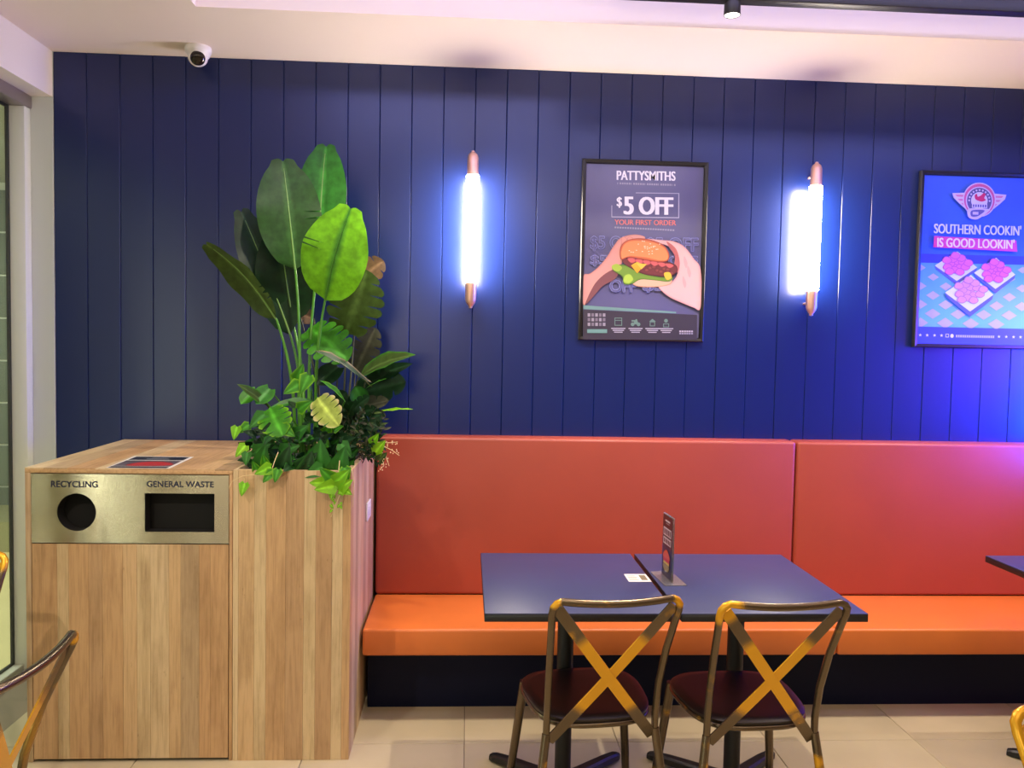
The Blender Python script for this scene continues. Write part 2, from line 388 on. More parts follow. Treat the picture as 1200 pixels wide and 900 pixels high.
# steel panel with a round and a rectangular opening, cut from a filled 2D curve
def filled_curve(loops, extrude):
    cu = bpy.data.curves.new('tmp', 'CURVE'); cu.dimensions = '2D'; cu.fill_mode = 'BOTH'; cu.extrude = extrude
    for lp in loops:
        s = cu.splines.new('POLY'); s.points.add(len(lp)-1); s.use_cyclic_u = True
        for p, q in zip(s.points, lp): p.co = (q[0], q[1], 0, 1)
    o = bpy.data.objects.new('tmp', cu); me = bpy.data.meshes.new_from_object(o)
    bpy.data.objects.remove(o); bpy.data.curves.remove(cu); return me
circ = [(-1.385+.068*math.cos(2*PI*k/48), .918+.068*math.sin(2*PI*k/48)) for k in range(48)]
me = filled_curve([[(X0+.022, .807), (X1-.013, .807), (X1-.013, 1.056), (X0+.022, 1.056)], circ,
                   [(-1.146, .849), (-.900, .849), (-.900, .989), (-1.146, .989)]], .003)
me.transform(Matrix.Rotation(PI/2, 4, 'X')); me.transform(Matrix.Translation((0, YF+.001, 0)))
me.materials.clear(); me.materials.append(STEEL); me.name = 'steel_panel'
sp = bpy.data.objects.new('steel_panel', me); C.objects.link(sp); cp(sp)
def ring(name, pts, parent, material, depth=.05, th=.003):
    bm = bmesh.new(); n = len(pts); cx = sum(p[0] for p in pts)/n; cz = sum(p[1] for p in pts)/n
    a = [bm.verts.new((p[0], YF, p[1])) for p in pts]; b = [bm.verts.new((p[0], YF+depth, p[1])) for p in pts]
    for k in range(n): bm.faces.new((a[k], a[(k+1) % n], b[(k+1) % n], b[k]))
    return part_at2(bm_obj(name, bm, material, None), parent)
ring('opening_collar', circ, sp, DARK)
ring('opening_collar', [(-1.146, .849), (-.900, .849), (-.900, .989), (-1.146, .989)], sp, DARK)
cp(box('waste_container', (-1.5, -.87, YF+.06, YF+.6, .05, 1.04), DARK))
# ---- text
def text_mesh(body, bold=0.0):
    cu = bpy.data.curves.new('tmp', 'FONT'); cu.body = body; cu.fill_mode = 'FRONT'; cu.offset = bold; cu.size = 1; cu.resolution_u = 4
    o = bpy.data.objects.new('tmp', cu); me = bpy.data.meshes.new_from_object(o)
    vs = [v.co.copy() for v in me.vertices]; fs = [tuple(p.vertices) for p in me.polygons]
    bpy.data.objects.remove(o); bpy.data.curves.remove(cu); bpy.data.meshes.remove(me)
    x0, x1 = min(v.x for v in vs), max(v.x for v in vs); y0, y1 = min(v.y for v in vs), max(v.y for v in vs)
    return [((v.x-x0)/(x1-x0), (v.y-y0)/(y1-y0)) for v in vs], fs
def steel_text(body, xa, xb, za, zb):
    vs, fs = text_mesh(body, .018)
    o = mesh_obj('lettering', [(xa+u*(xb-xa), YF-.0028, za+v*(zb-za)) for u, v in vs], fs, INK); part_at2(o, sp)
steel_text('RECYCLING', -1.473, -1.310, 1.008, 1.031)
steel_text('GENERAL WASTE', -1.139, -.902, 1.012, 1.034)

pl = thing('planter_box', 'tall blonde wood planter box full of greenery beside the steel bin panel', 'planter', (-.62, 3.4, 0))
P0, P1 = -.8345, -.4115
fp = part_at2(box('front_panel', (P0, P1-.004, YF+.006, YF+.022, 0, CH), WOODT), pl)
planks_v(fp, [P0, -.815, -.758, -.716, -.645, -.580, -.537, -.478, -.440, P1], YF-.001, YF+.006, 0, CH)
sd = part_at2(box('side_panel', (P1-.022, P1-.006, YF+.022, D-.002, 0, CH), WOODT), pl)
ys = [YF, 3.05, 3.13, 3.20, 3.29, 3.36, 3.45, 3.53, 3.61, 3.70, 3.77, D-.002]
for a, b in zip(ys, ys[1:]):
    part_at2(box('plank', (P1-.006, P1+random.uniform(-.0004, .0002), a+.0003, b-.0003, 0, CH), WOOD), sd)
part_at2(box('back_panel', (P0, P1-.022, D-.02, D-.002, 0, CH), WOOD), pl)
part_at2(box('inner_panel', (P0, P0+.012, YF+.022, D-.02, .0, CH), WOOD), pl)
bm = bmesh.new(); bmesh.ops.create_grid(bm, x_segments=16, y_segments=28, size=.5)
for v in bm.verts:
    v.co = Vector((P0+.014+(v.co.x+.5)*(P1-P0-.038), YF+.024+(v.co.y+.5)*(D-YF-.046), CH-.045+random.uniform(-.008, .008)))
part_at2(bm_obj('soil', bm, SOIL, None, True), pl)
so = thing('power_outlet', 'small white power outlet on the side of the planter box', 'outlet', (P1, 3.50, .83))
bm = bmesh.new(); add_box(bm, P1+.0004, P1+.009, 3.43, 3.545, .792, .868, .003); part_at2(bm_obj('cover_plate', bm, PLAST, None, True), so)
bm = bmesh.new(); add_box(bm, P1+.009, P1+.0115, 3.46, 3.515, .812, .85, .001); part_at2(bm_obj('switch', bm, PLAST, None, True), so)

# ================================================================== PRINTED SHEETS
def tess(q): return [tuple(t) for t in tessellate_polygon([[Vector((p[0], p[1], 0)) for p in q]])]
class Art:
    """flat print: coloured polygons layered a hair apart; conv maps art coordinates to the sheet's own plane"""
    def __init__(s, conv, step=.00005): s.v, s.f, s.c, s.k, s.conv, s.step = [], [], [], 0, conv, step
    def _add(s, pts, faces, cols):
        b = len(s.v); s.k += 1
        for p in pts: u, w = s.conv(*p); s.v.append((u, -s.k*s.step, w))
        for f in faces: s.f.append(tuple(b+i for i in f)); s.c.append([cols[i] for i in f])
    def poly(s, pts, col, grad=None):
        cols = []
        ys = [p[1] for p in pts]; y0, y1 = min(ys), max(ys)
        for p in pts:
            t = (p[1]-y0)/(y1-y0+1e-9); g = grad or col
            cols.append(tuple(a*(1-t)+b*t for a, b in zip(lin(col), lin(g))))
        s._add(pts, [tuple(range(len(pts)))], cols)
    def blob(s, pts, col, n=6, edge=None, gradc=None):
        """smooth closed shape through pts (Catmull-Rom), shaded from its middle to its rim"""
        q = []; m_ = len(pts)
        for i in range(m_):
            a, b, c, d = pts[i-1], pts[i], pts[(i+1) % m_], pts[(i+2) % m_]
            for k in range(n):
                t = k/n; q.append(tuple(.5*(2*b[j]+(c[j]-a[j])*t+(2*a[j]-5*b[j]+4*c[j]-d[j])*t*t+(3*b[j]-a[j]-3*c[j]+d[j])*t**3) for j in (0, 1)))
        if edge is None: s._add(q, tess(q), [lin(col)]*len(q)); return
        xs_ = [p[0] for p in q]; ys_ = [p[1] for p in q]; big = min(max(xs_)-min(xs_), max(ys_)-min(ys_))
        ar = sum(p[0]*r[1]-r[0]*p[1] for p, r in zip(q, q[1:]+q[:1])); sg = 1 if ar > 0 else -1
        ce, cc, cg = lin(edge), lin(col), lin(gradc or col); L_ = len(q)
        lim = []
        for i in range(L_):
            dm = 1e9; acc = 0
            for g in range(1, L_//2):
                for h in ((i+g) % L_, (i-g) % L_):
                    if g < 4: continue
                    e_ = math.dist(q[i], q[h])
                    arc = g*math.dist(q[i], q[(i+1) % L_])+1e-9
                    if e_ < dm: dm = e_
            lim.append(dm)
        lim = [min(lim[i-2], lim[i-1], lim[i], lim[(i+1) % L_], lim[(i+2) % L_]) for i in range(L_)]
        for j in range(4):
            off0 = big*(0, .035, .075, .125)[j]; k = (0, .55, .85, 1)[j]; pts = []
            for i in range(L_):
                off = min(off0, lim[i]*(0, .10, .20, .32)[j]); p0, p1 = q[i-1], q[(i+1) % L_]; dx_, dy_ = p1[0]-p0[0], p1[1]-p0[1]; l_ = math.hypot(dx_, dy_)+1e-9
                pts.append((q[i][0]-sg*dy_/l_*off, q[i][1]+sg*dx_/l_*off))
            cj = tuple(e*(1-k)+c*k for e, c in zip(ce, cg if j == 3 and gradc else cc))
            s._add(pts, tess(pts), [cj]*L_)
    def ell(s, cx, cy, rx, ry, col, edge=None, n=24, a0=0, a1=2*PI):
        pts = [(cx+rx*math.cos(a0+(a1-a0)*k/n), cy+ry*math.sin(a0+(a1-a0)*k/n)) for k in range(n)]
        e = edge or col
        s._add(pts+[(cx, cy)], [(i, (i+1) % n, n) for i in range(n)], [lin(e)]*n+[lin(col)])
    def rect(s, x0, y0, x1, y1, col, col2=None): s.poly([(x0, y0), (x1, y0), (x1, y1), (x0, y1)], col, col2)
    def frame(s, x0, y0, x1, y1, t, col):
        for r in ((x0, y0, x1, y0+t), (x0, y1-t, x1, y1), (x0, y0, x0+t, y1), (x1-t, y0, x1, y1)): s.rect(*r, col)
    def text(s, body, x0, y0, x1, y1, col, bold=.02, slant=0):
        vs, fs = text_mesh(body, min(bold, .005)); ex = max(0, bold-.008)*(y1-y0)*1.3
        for dx_ in ((0,) if ex <= 0 else (-ex, 0, ex)):
            s._add([(x0+ex+dx_+u*(x1-x0-2*ex)+slant*w, y1-w*(y1-y0)) for u, w in vs], fs, [lin(col)]*len(vs))
    def outline(s, body, x0, y0, x1, y1, col, bg, t=2.2):
        for k in range(8):
            dx_, dy_ = t*math.cos(k*PI/4), t*math.sin(k*PI/4); s.text(body, x0+dx_, y0+dy_, x1+dx_, y1+dy_, col, .012)
        s.text(body, x0, y0, x1, y1, bg, .012)
    def build(s, name, parent, material=PRINT):
        me = bpy.data.meshes.new(name); me.from_pydata(s.v, [], s.f); me.materials.append(material)
        ca = me.color_attributes.new('Col', 'FLOAT_COLOR', 'CORNER'); i = 0
        flat = []
        for p, cs in zip(me.polygons, s.c):
            for c in cs: flat += [c[0], c[1], c[2], 1]
        ca.data.foreach_set('color', flat)
        o = bpy.data.objects.new(name, me); C.objects.link(o); o.parent = parent; return o

def poster(label, xl, z0):
    w, h, f = .5945, .840, .020
    t = thing('framed_poster', label, 'poster', (xl+w/2, D-.002, z0))
    bm = bmesh.new()
    o = [(-w/2, 0), (w/2, 0), (w/2, h), (-w/2, h)]; i = [(-w/2+f, f), (w/2-f, f), (w/2-f, h-f), (-w/2+f, h-f)]
    prof = [(0, 0), (0, -.020), (.004, -.024), (.016, -.022), (.020, -.014), (.020, -.006)]
    rings = []
    for (d, y) in prof:
        a = d/f; rings.append([bm.verts.new((p[0]*(1-a)+q[0]*a, y, p[1]*(1-a)+q[1]*a)) for p, q in zip(o, i)])
    for a, b in zip(rings, rings[1:]):
        for k in range(4): bm.faces.new((a[k], a[(k+1) % 4], b[(k+1) % 4], b[k]))
    bm_obj('frame', bm, BLKFR, t)
    box('backing', (-w/2+f*.5, w/2-f*.5, -.008, -.001, f*.5, h-f*.5), BLKFR, t)
    return t
# ---- poster 1: art coordinates are 3.6x the photo's pixels
p1 = poster('framed dark blue poster reading $5 OFF with burger held in two hands', .5232, 1.5763)
def conv1(x, y):
    v = (y-80-8*((x-92)/498))/733.0; u = (x-(92-18*v))/497.0
    return (-.2772+u*.5544, .820-v*.800)
A = Art(conv1)
BG = (94, 92, 134)
A.rect(88-2, 76, 594, 830, BG)
A.v = [(-.2785, -.00002, .820), (.2785, -.00002, .820), (.2785, -.00002, .0195), (-.2785, -.00002, .0195)]
WH = (236, 232, 240)
A.text('PATTYSMITHS', 219, 108, 469, 148, WH, .035)
for k in range(26): A.rect(222+k*9.6, 158+k*.15, 222+k*9.6+(7 if k % 6 else 3), 166+k*.15, (150, 146, 170))
A.rect(300, 200, 484, 203, (176, 174, 200)); A.rect(481, 200, 485, 306, (176, 174, 200)); A.rect(198, 303, 485, 307, (176, 174, 200)); A.rect(197, 256, 200, 306, (176, 174, 200))
A.text('$', 219, 220, 242, 266, WH, .03); A.text('5', 248, 218, 292, 294, WH, .05); A.text('OFF', 312, 218, 460, 294, WH, .05)
A.text('YOUR FIRST ORDER', 210, 316, 472, 338, (222, 118, 112), .03)
for k in range(24): A.rect(210+k*10.7, 346+k*.4, 218+k*10.7, 353+k*.4, (150, 146, 172))
OC = (140, 144, 205)
A.outline('$5 OFF', 108, 388, 300, 450, OC, BG); A.outline('$5 OFF', 345, 392, 565, 458, OC, BG)
A.outline('$5 OFF', 108, 470, 330, 515, OC, BG); A.outline('OFF', 440, 470, 562, 510, OC, BG)
A.outline('OFF', 190, 575, 300, 625, OC, BG); A.outline('$5', 330, 575, 420, 625, OC, BG)
# wrist and hand at the left
SK, SKD = (214, 150, 138), (150, 88, 84)
A.blob([(76, 560), (105, 548), (140, 520), (175, 478), (205, 430), (235, 395), (290, 380), (335, 388), (330, 402), (280, 408), (250, 430), (245, 470), (235, 520), (215, 560), (165, 592), (120, 640), (84, 682), (74, 660)], SK, edge=(196, 126, 116))
A.blob([(84, 680), (120, 600), (160, 555), (205, 530), (225, 545), (205, 575), (160, 600), (120, 645)], (122, 72, 76))
for (a, b, c, d) in ((238, 400, 262, 470), (262, 398, 290, 440)): A.blob([(a, b), ((a+c)/2, b-8), (c, b+6), (c-8, d), (a+2, d-4)], (222, 150, 134), edge=(196, 118, 108))
# hand at the right
A.blob([(345, 398), (400, 402), (460, 408), (505, 430), (545, 480), (576, 530), (576, 690), (545, 690), (500, 672), (450, 650), (415, 625), (396, 598), (440, 590), (470, 560), (480, 520), (470, 460), (430, 425), (370, 412)], (232, 176, 172), edge=(214, 150, 148))
A.blob([(430, 408), (470, 440), (486, 500), (476, 540), (462, 520), (464, 470), (440, 432)], (186, 100, 98))
for (x_, y_) in ((505, 470), (520, 510), (500, 555)): A.blob([(x_, y_), (x_+14, y_+30), (x_+8, y_+52), (x_-2, y_+26)], (222, 160, 158))
# burger
A.blob([(285, 575), (330, 562), (400, 560), (450, 566), (446, 590), (400, 602), (330, 604), (292, 596)], (226, 176, 146), edge=(196, 134, 100))
A.blob([(200, 516), (240, 508), (290, 520), (330, 545), (400, 560), (455, 560), (440, 580), (380, 575), (320, 572), (285, 590), (250, 592), (240, 560), (205, 536)], (112, 150, 52), edge=(72, 108, 36))
A.blob([(250, 555), (275, 548), (290, 572), (270, 590), (246, 584)], (170, 200, 74), edge=(110, 150, 44))
A.blob([(198, 514), (220, 506), (240, 522), (225, 538), (202, 530)], (160, 186, 66))
A.blob([(250, 480), (330, 486), (420, 492), (468, 508), (474, 538), (440, 558), (370, 556), (320, 545), (270, 520), (244, 500)], (112, 46, 50), edge=(74, 26, 34))
for k in range(9): A.ell(330+k*15, 520+9*math.sin(k*1.7)+k*2, 13, 9, (150, 70, 66), edge=(92, 36, 42), n=10)
for k in range(6): A.blob([(262+k*32, 484+k*4), (285+k*32, 478+k*5), (300+k*32, 492+k*4), (280+k*32, 502+k*4)], (204, 96, 96), edge=(160, 56, 62))
A.poly([(278, 512), (305, 496), (332, 512), (304, 546)], (236, 176, 52), (216, 150, 34))
A.poly([(300, 502), (345, 506), (322, 528)], (244, 190, 70))
A.blob([(418, 545), (442, 540), (450, 562), (430, 572)], (232, 186, 60))
A.blob([(236, 486), (232, 440), (256, 408), (310, 396), (370, 404), (415, 424), (438, 456), (436, 488), (400, 496), (330, 488), (270, 478)], (216, 112, 66), edge=(160, 62, 46), gradc=(234, 140, 84))
for k in range(26):
    a = random.uniform(0, 2*PI); r = random.random()**.5; A.ell(335+85*r*math.cos(a), 436+28*r*math.sin(a), 3.2, 2, (248, 222, 190), n=6)
# green rule and the dark foot strip with four small outline icons
A.poly([(76, 702), (560, 722), (560, 830), (74, 830)], (52, 46, 62))
A.poly([(76, 684), (470, 709), (470, 716), (76, 700)], (108, 146, 142))
GI = (100, 130, 120)
A.frame(208, 736, 240, 770, 3, GI); A.rect(208, 746, 240, 749, GI)
A.ell(285, 764, 8, 8, GI, n=12); A.ell(310, 764, 8, 8, GI, n=12); A.rect(280, 746, 300, 752, GI); A.poly([(285, 764), (298, 742), (303, 742), (310, 764)], GI)
A.poly([(355, 752), (369, 740), (384, 752)], GI); A.frame(358, 752, 380, 772, 3, GI)
A.ell(427, 748, 8, 8, GI, n=12); A.frame(415, 760, 440, 776, 3, GI)
for cx in (224, 297, 369, 428):
    for r in range(3): A.rect(cx-30+6*r, 780+r*8, cx+30-6*r, 784+r*8, (176, 170, 186))
A.rect(92, 786, 176, 802, (104, 146, 140))
for r in range(3):
    for k in range(5): A.rect(94+k*16, 718+r*20, 105+k*16, 732+r*20, (120, 112, 128) if (k+r) % 2 else (150, 144, 158))
for k in range(6): A.rect(484+k*10, 790, 492+k*10, 797, (176, 170, 186)); A.rect(484+k*10, 800, 492+k*10, 806, (150, 146, 166))
A.v = [(a, b-.0085, c) for a, b, c in A.v]
A.build('print', p1)
# ---- poster 2: art coordinates are 3.75x the photo's pixels
p2 = poster('framed bright blue poster reading SOUTHERN COOKIN\' IS GOOD LOOKIN\' with chicken trays', 2.1442, 1.5725)
def conv2(x, y):
    v = (y-92)/748.0; u = (x-(108-20*v))/515.0
    return (-.2772+u*.5544, .820-v*.800)
B = Art(conv2)
BL = (52, 98, 230)
B.rect(0, 0, 1, 1, BL); B.v = [(-.2785, -.00002, .820), (.2785, -.00002, .820), (.2785, -.00002, .0195), (-.2785, -.00002, .0195)]
B.poly([(90, 440), (612, 440), (608, 486), (90, 486)], (52, 58, 190))
B.poly([(99, 480), (615, 478), (608, 766), (89, 766)], (84, 150, 240), (104, 176, 250))
for r in range(7):
    yy = 502+r*41; sz = 15+r*1.6
    for k in range(-1, 6):
        cx = 100+k*118+(59 if r % 2 else 0); 
        x0, x1 = max(cx-sz*1.6, 97-.02*(yy-480)), min(cx+sz*1.6, 610)
        if x1-x0 < sz*1.2: continue
        if cx-sz*1.6 < 95: B.poly([(cx if cx > 97 else 97, yy-sz), (x1, yy), (cx if cx > 97 else 97, yy+sz), (96, yy+sz*.4), (96, yy-sz*.4)], (176, 164, 226)) if cx > 97 else None
        elif cx+sz*1.6 <= 610: B.poly([(cx-sz*1.6, yy), (cx, yy-sz), (cx+sz*1.6, yy), (cx, yy+sz)], (176, 164, 226))
def tray(cx, cy, w, h, food, dk):
    B.poly([(cx-w, cy), (cx+w*.05, cy-h), (cx+w, cy+h*.05), (cx+w*.05, cy+h)], (206, 206, 240))
    B.poly([(cx-w, cy), (cx+w*.05, cy+h), (cx+w, cy+h*.05), (cx+w*.95, cy+h*.3), (cx+w*.05, cy+h*1.28), (cx-w*.93, cy+h*.25)], (84, 86, 176))
    for k in range(16):
        a = k*2.4; r = .62*math.sqrt(k/16.0); x_, y_ = cx+w*r*math.cos(a), cy-h*.12+h*r*math.sin(a)
        B.blob([(x_-20, y_+6), (x_-8, y_-15), (x_+16, y_-12), (x_+24, y_+5), (x_+4, y_+17)], food, edge=dk)
tray(262, 492, 98, 66, (214, 96, 160), (160, 56, 128)); tray(440, 520, 96, 70, (214, 92, 170), (158, 52, 134)); tray(322, 612, 112, 82, (206, 136, 168), (150, 92, 150))
B.poly([(89, 766), (608, 770), (606, 842), (86, 842)], (50, 62, 200))
for xs_ in ([98, 130, 164, 196], [462, 496, 530, 562]):
    for x_ in xs_:
        B.poly([(x_+8*(1 if j % 2 == 0 else .42)*math.sin(j*PI/5), 804-8*(1 if j % 2 == 0 else .42)*math.cos(j*PI/5)) for j in range(10)], (206, 206, 244))
B.frame(214, 796, 230, 812, 3, (190, 186, 236)); B.ell(244, 805, 8, 9, (206, 206, 244), n=12)
for k in range(18): B.rect(262+k*10, 800, 269+k*10, 811, (176, 172, 232))
# winged badge
PK, LP = (206, 90, 150), (206, 190, 226)
for s in (-1, 1):
    def wx(x): return 356+s*(x)
    B.poly([(wx(60), 166), (wx(124), 170), (wx(118), 190), (wx(92), 214), (wx(60), 240), (wx(30), 242)], LP)
    for r, (a, b) in enumerate(((112, 176), (100, 194), (84, 212), (66, 228))):
        B.poly([(wx(40), b), (wx(a), b), (wx(a-10), b+9), (wx(40), b+9)], (206, 120, 168))
B.ell(356, 196, 76, 76, LP, n=40); B.ell(356, 196, 71, 71, PK, n=40); B.ell(356, 200, 62, 62, LP, n=40); B.ell(356, 200, 57, 57, (88, 84, 140), n=40); B.ell(356, 200, 38, 38, (214, 206, 236), n=32)
for k in range(11):
    a = PI*(1.0+(k-.0)/10); cx, cy = 356+47*math.cos(a), 200+47*math.sin(a); B.ell(cx, cy, 4.5, 4.5, (204, 196, 230), n=6)
B.blob([(334, 176), (344, 170), (348, 182), (362, 176), (374, 166), (384, 172), (378, 188), (386, 196), (368, 204), (348, 200), (336, 192)], (206, 40, 100))
B.rect(322, 214, 392, 232, (214, 206, 236))
for k in range(6): B.rect(326+k*11, 217, 333+k*11, 229, (92, 86, 150))
B.blob([(312, 236), (400, 236), (392, 252), (360, 276), (340, 284), (312, 278), (302, 262)], LP); B.blob([(322, 244), (380, 242), (358, 264), (336, 272), (318, 268)], (98, 92, 156)); B.rect(326, 250, 352, 262, LP)
B.text("SOUTHERN COOKIN'", 150, 306, 552, 350, (212, 214, 250), .03)
B.poly([(152, 362), (530, 372), (536, 422), (148, 412)], (206, 60, 140))
B.text("IS GOOD LOOKIN'", 166, 368, 522, 410, (226, 212, 244), .03)
B.v = [(a, b-.0085, c) for a, b, c in B.v]
B.build('print', p2)
# ---- flyer lying on the bin top
fy = thing('flyer', 'dark flyer with red band lying flat on the bin cabinet top', 'flyer', (-1.18, 3.14, CH+.0012))
mesh_obj('paper_sheet', [(-.106, -.148, -.0004), (.118, -.150, -.0004), (.106, .152, -.0004), (-.125, .152, -.0004), (-.106, -.148, .0002), (.118, -.150, .0002), (.106, .152, .0002), (-.125, .152, .0002)],
         [(0, 3, 2, 1), (4, 5, 6, 7), (0, 1, 5, 4), (1, 2, 6, 5), (2, 3, 7, 6), (3, 0, 4, 7)], PLAST, fy)
G = Art(lambda x, y: (-.106+x*.215-.010*y, -.145+y*.292))
G.rect(.02, .0, .98, .12, (30, 22, 28)); G.rect(.02, .14, .98, .62, (120, 110, 120), (70, 60, 72)); G.blob([(.2, .2), (.5, .14), (.95, .22), (.9, .42), (.6, .55), (.3, .45)], (196, 40, 34), edge=(120, 30, 30))
G.rect(.02, .66, .98, .97, (24, 24, 40)); G.rect(.3, .74, .7, .78, (170, 170, 180)); G.rect(.36, .83, .64, .86, (130, 130, 145))
go = G.build('print', fy); go.data.transform(Matrix.Rotation(-PI/2, 4, 'X')); go.location = (0, 0, .0003)

# ================================================================== SCONCES
def sconce(label, x):
    z0, z1 = 1.708, 2.421; t = thing('wall_sconce', label, 'lamp', (x, D-.086, z0), 0, 'vertical tube sconces on the navy wall')
    R = .029
    lathe('lit_tube', [(R, .118), (R, .600)], (0, 0, 0), TUBE, t, n=28)
    lathe('end_cap', [(.004, 0), (.009, .003), (.009, .010), (.013, .014), (.021, .026), (.0255, .040), (.0265, .112), (.0265, .120)], (0, 0, 0), COPPER, t, n=28)
    lathe('end_cap', [(.0265, .598), (.0265, .606), (.0255, .680), (.021, .694), (.012, .703), (.008, .706), (.008, .711), (.003, .713)], (0, 0, 0), COPPER, t, n=28)
    for z in (.06, .655):
        lathe('mounting_arm', [(.006, 0), (.006, .071)], (0, .016, z), COPPER, t, axis=(0, 1, 0), n=12)
    return t
sconce('glowing tube wall sconce with copper ends between plant and burger poster', .0152)
sconce('glowing tube wall sconce with copper ends between the two framed posters', 1.6072)

# ================================================================== CEILING FITTINGS
sc = thing('security_camera', 'white dome security camera on the ceiling above the plant', 'camera', (-1.192, 3.71, CZ))
lathe('housing', [(.054, 0), (.056, -.012), (.054, -.026), (.048, -.030), (.046, -.040), (.030, -.052)], (0, 0, 0), PLAST, sc, n=32)
ax = Vector((.24, -.80, -.42)).normalized()
lathe('eyeball', [(.004, -.040), (.022, -.034), (.036, -.018), (.042, 0), (.040, .014), (.034, .026), (.030, .029)], Vector((0, -.006, -.044)), PLAST, sc, axis=ax, n=32)
lathe('lens_window', [(.031, 0), (.031, .003), (.026, .010), (.014, .014), (.003, .015)], Vector((0, -.006, -.044))+ax*.027, LENS, sc, axis=ax, n=28)
tr = thing('lighting_track', 'long black lighting track hanging across the raised ceiling', 'track light', (1.5, 3.0, CZ))
box('rail', (-1.0, 3.0, -.025, .025, -.006, .060), TRK, tr, bev=.003)
for x in (-.8, .6, 2.2): box('hanger', (x-.006, x+.006, -.006, .006, .058, .303), TRK, tr)
def track_spot(label, x, target, power):
    t = thing('track_spotlight', label, 'spotlight', (x, 2.99, CZ-.006), 0, 'spotlights on the ceiling track')
    lathe('lamp_body', [(.020, 0), (.020, -.006), (.029, -.008), (.030, -.050), (.028, -.052), (.027, -.046)], (0, 0, 0), TRK, t, n=24)
    lathe('lens', [(.002, -.0475), (.0265, -.0475), (.0265, -.0495), (.002, -.0535)], (0, 0, 0), SPOTM, t, n=24)
    s = spot('spot_lamp', (x, 2.99, CZ-.064), target, power, WARM, 112, .8, .02); return t
track_spot('small black spotlight on the ceiling track above the right sconce', .945, (.95, 3.04, 0), 130)
spot('track_spot_left', (-.35, 2.85, 2.86), (-.05, 3.0, 0), 80, WARM, 112, .8, .02)
spot('track_spot_right', (2.75, 2.9, 2.80), (2.75, 3.0, 0), 130, WARM, 112, .8, .02)

# ================================================================== TABLES
def make_table(label, xl, w=.578):
    t = thing('dining_table', label, 'table', (xl+w/2, 2.74, 0), 0, 'dark cafe tables along the bench')
    bm = bmesh.new(); add_box(bm, -w/2, w/2, -.350, .350, .724, .747, .0015, 1); bm_obj('edge_band', bm, EDGE, t, True)
    box('table_top', (-w/2+.0004, w/2-.0004, -.3496, .3496, .7462, .750), TOP, t, bev=.001)
    lathe('column', [(.028, .02), (.028, .70), (.05, .71), (.05, .715)], (0, 0, 0), IRON, t, n=20)
    box('top_plate', (-.14, .14, -.14, .14, .714, .724), IRON, t, bev=.004)
    lathe('hub', [(.055, .028), (.050, .050), (.036, .062), (.030, .075)], (0, 0, 0), IRON, t, n=20)
    for sx in (-1, 1):
        for sy in (-1, 1):
            bm = bmesh.new(); d = Vector((sx*.235, sy*.235, 0)); u = d.normalized(); n_ = Vector((-u.y, u.x, 0))
            secs = [(.02, .026, .030, .060), (.12, .024, .022, .050), (.25, .021, .012, .038), (d.length-.015, .019, .004, .028), (d.length+.004, .013, .002, .022)]
            rings = []
            for (r, hw, z0, z1) in secs:
                c = u*r; rings.append([bm.verts.new(c+n_*hw*a+Vector((0, 0, z))) for a, z in ((-1, z0), (1, z0), (1, z1-.006), (.6, z1), (-.6, z1), (-1, z1-.006))])
            for a, b in zip(rings, rings[1:]):
                for k in range(6): bm.faces.new((a[k], a[(k+1) % 6], b[(k+1) % 6], b[k]))
            bm.faces.new(rings[0][::-1]); bm.faces.new(rings[-1]); f = bm_obj('foot', bm, IRON, t)
            lathe('glide', [(.012, 0), (.012, .006)], u*(d.length-.03), BLACK, f, n=10)
    return t
t1 = make_table('dark indigo cafe table left of the seam with the small white card on it', .0668)
t2 = dup(t1, 'dark indigo cafe table right of the seam with the upright menu on it', (.6605+.289, 2.74, 0), 0)
t3 = dup(t1, 'dark cafe table whose corner enters the frame at the far right', (2.0665+.289, 2.74, 0), 0)

mh = thing('menu_holder', 'upright clear acrylic menu holder with dark red printed card on the table', 'menu holder', (.703, 2.755, .7505))
mh.rotation_euler = (0, 0, math.radians(-86))
bm = bmesh.new(); add_box(bm, -.085, .085, -.036, .042, 0, .003, .001, 1); bm_obj('base', bm, ACR, mh)
bm = bmesh.new(); add_box(bm, -.055, .055, -.0035, .0035, .003, .222, .001, 1); bm_obj('upright_sleeve', bm, ACR, mh)
mh.location = (.706, 2.752, .7505)
H_ = Art(lambda x, y: (-.052+x*.104, .218-y*.212), .0001)
H_.rect(0, 0, 1, 1, (60, 24, 34)); H_.rect(0, .5, 1, 1, (38, 38, 66)); H_.rect(.25, .07, .75, .10, (190, 180, 190)); H_.rect(.32, .12, .68, .135, (150, 140, 150))
H_.rect(.1, .2, .9, .33, (208, 196, 206)); H_.rect(.1, .36, .9, .47, (208, 196, 206))
for k in range(5): H_.rect(.16+k*.15, .22, .26+k*.15, .31, (90, 40, 52)); H_.rect(.16+k*.15, .38, .26+k*.15, .45, (90, 40, 52))
H_.blob([(.2, .62), (.5, .55), (.8, .62), (.82, .7), (.18, .7)], (206, 84, 50), edge=(150, 40, 34)); H_.rect(.18, .70, .82, .75, (190, 40, 40)); H_.rect(.2, .75, .8, .79, (200, 170, 60)); H_.blob([(.2, .8), (.8, .8), (.7, .9), (.3, .9)], (150, 130, 80), edge=(90, 80, 40))
c1 = H_.build('printed_card', mh); c1.location = (0, -.0036, 0)
c2 = c1.copy(); C.objects.link(c2); c2.rotation_euler = (0, 0, PI); c2.location = (0, .0036, 0)

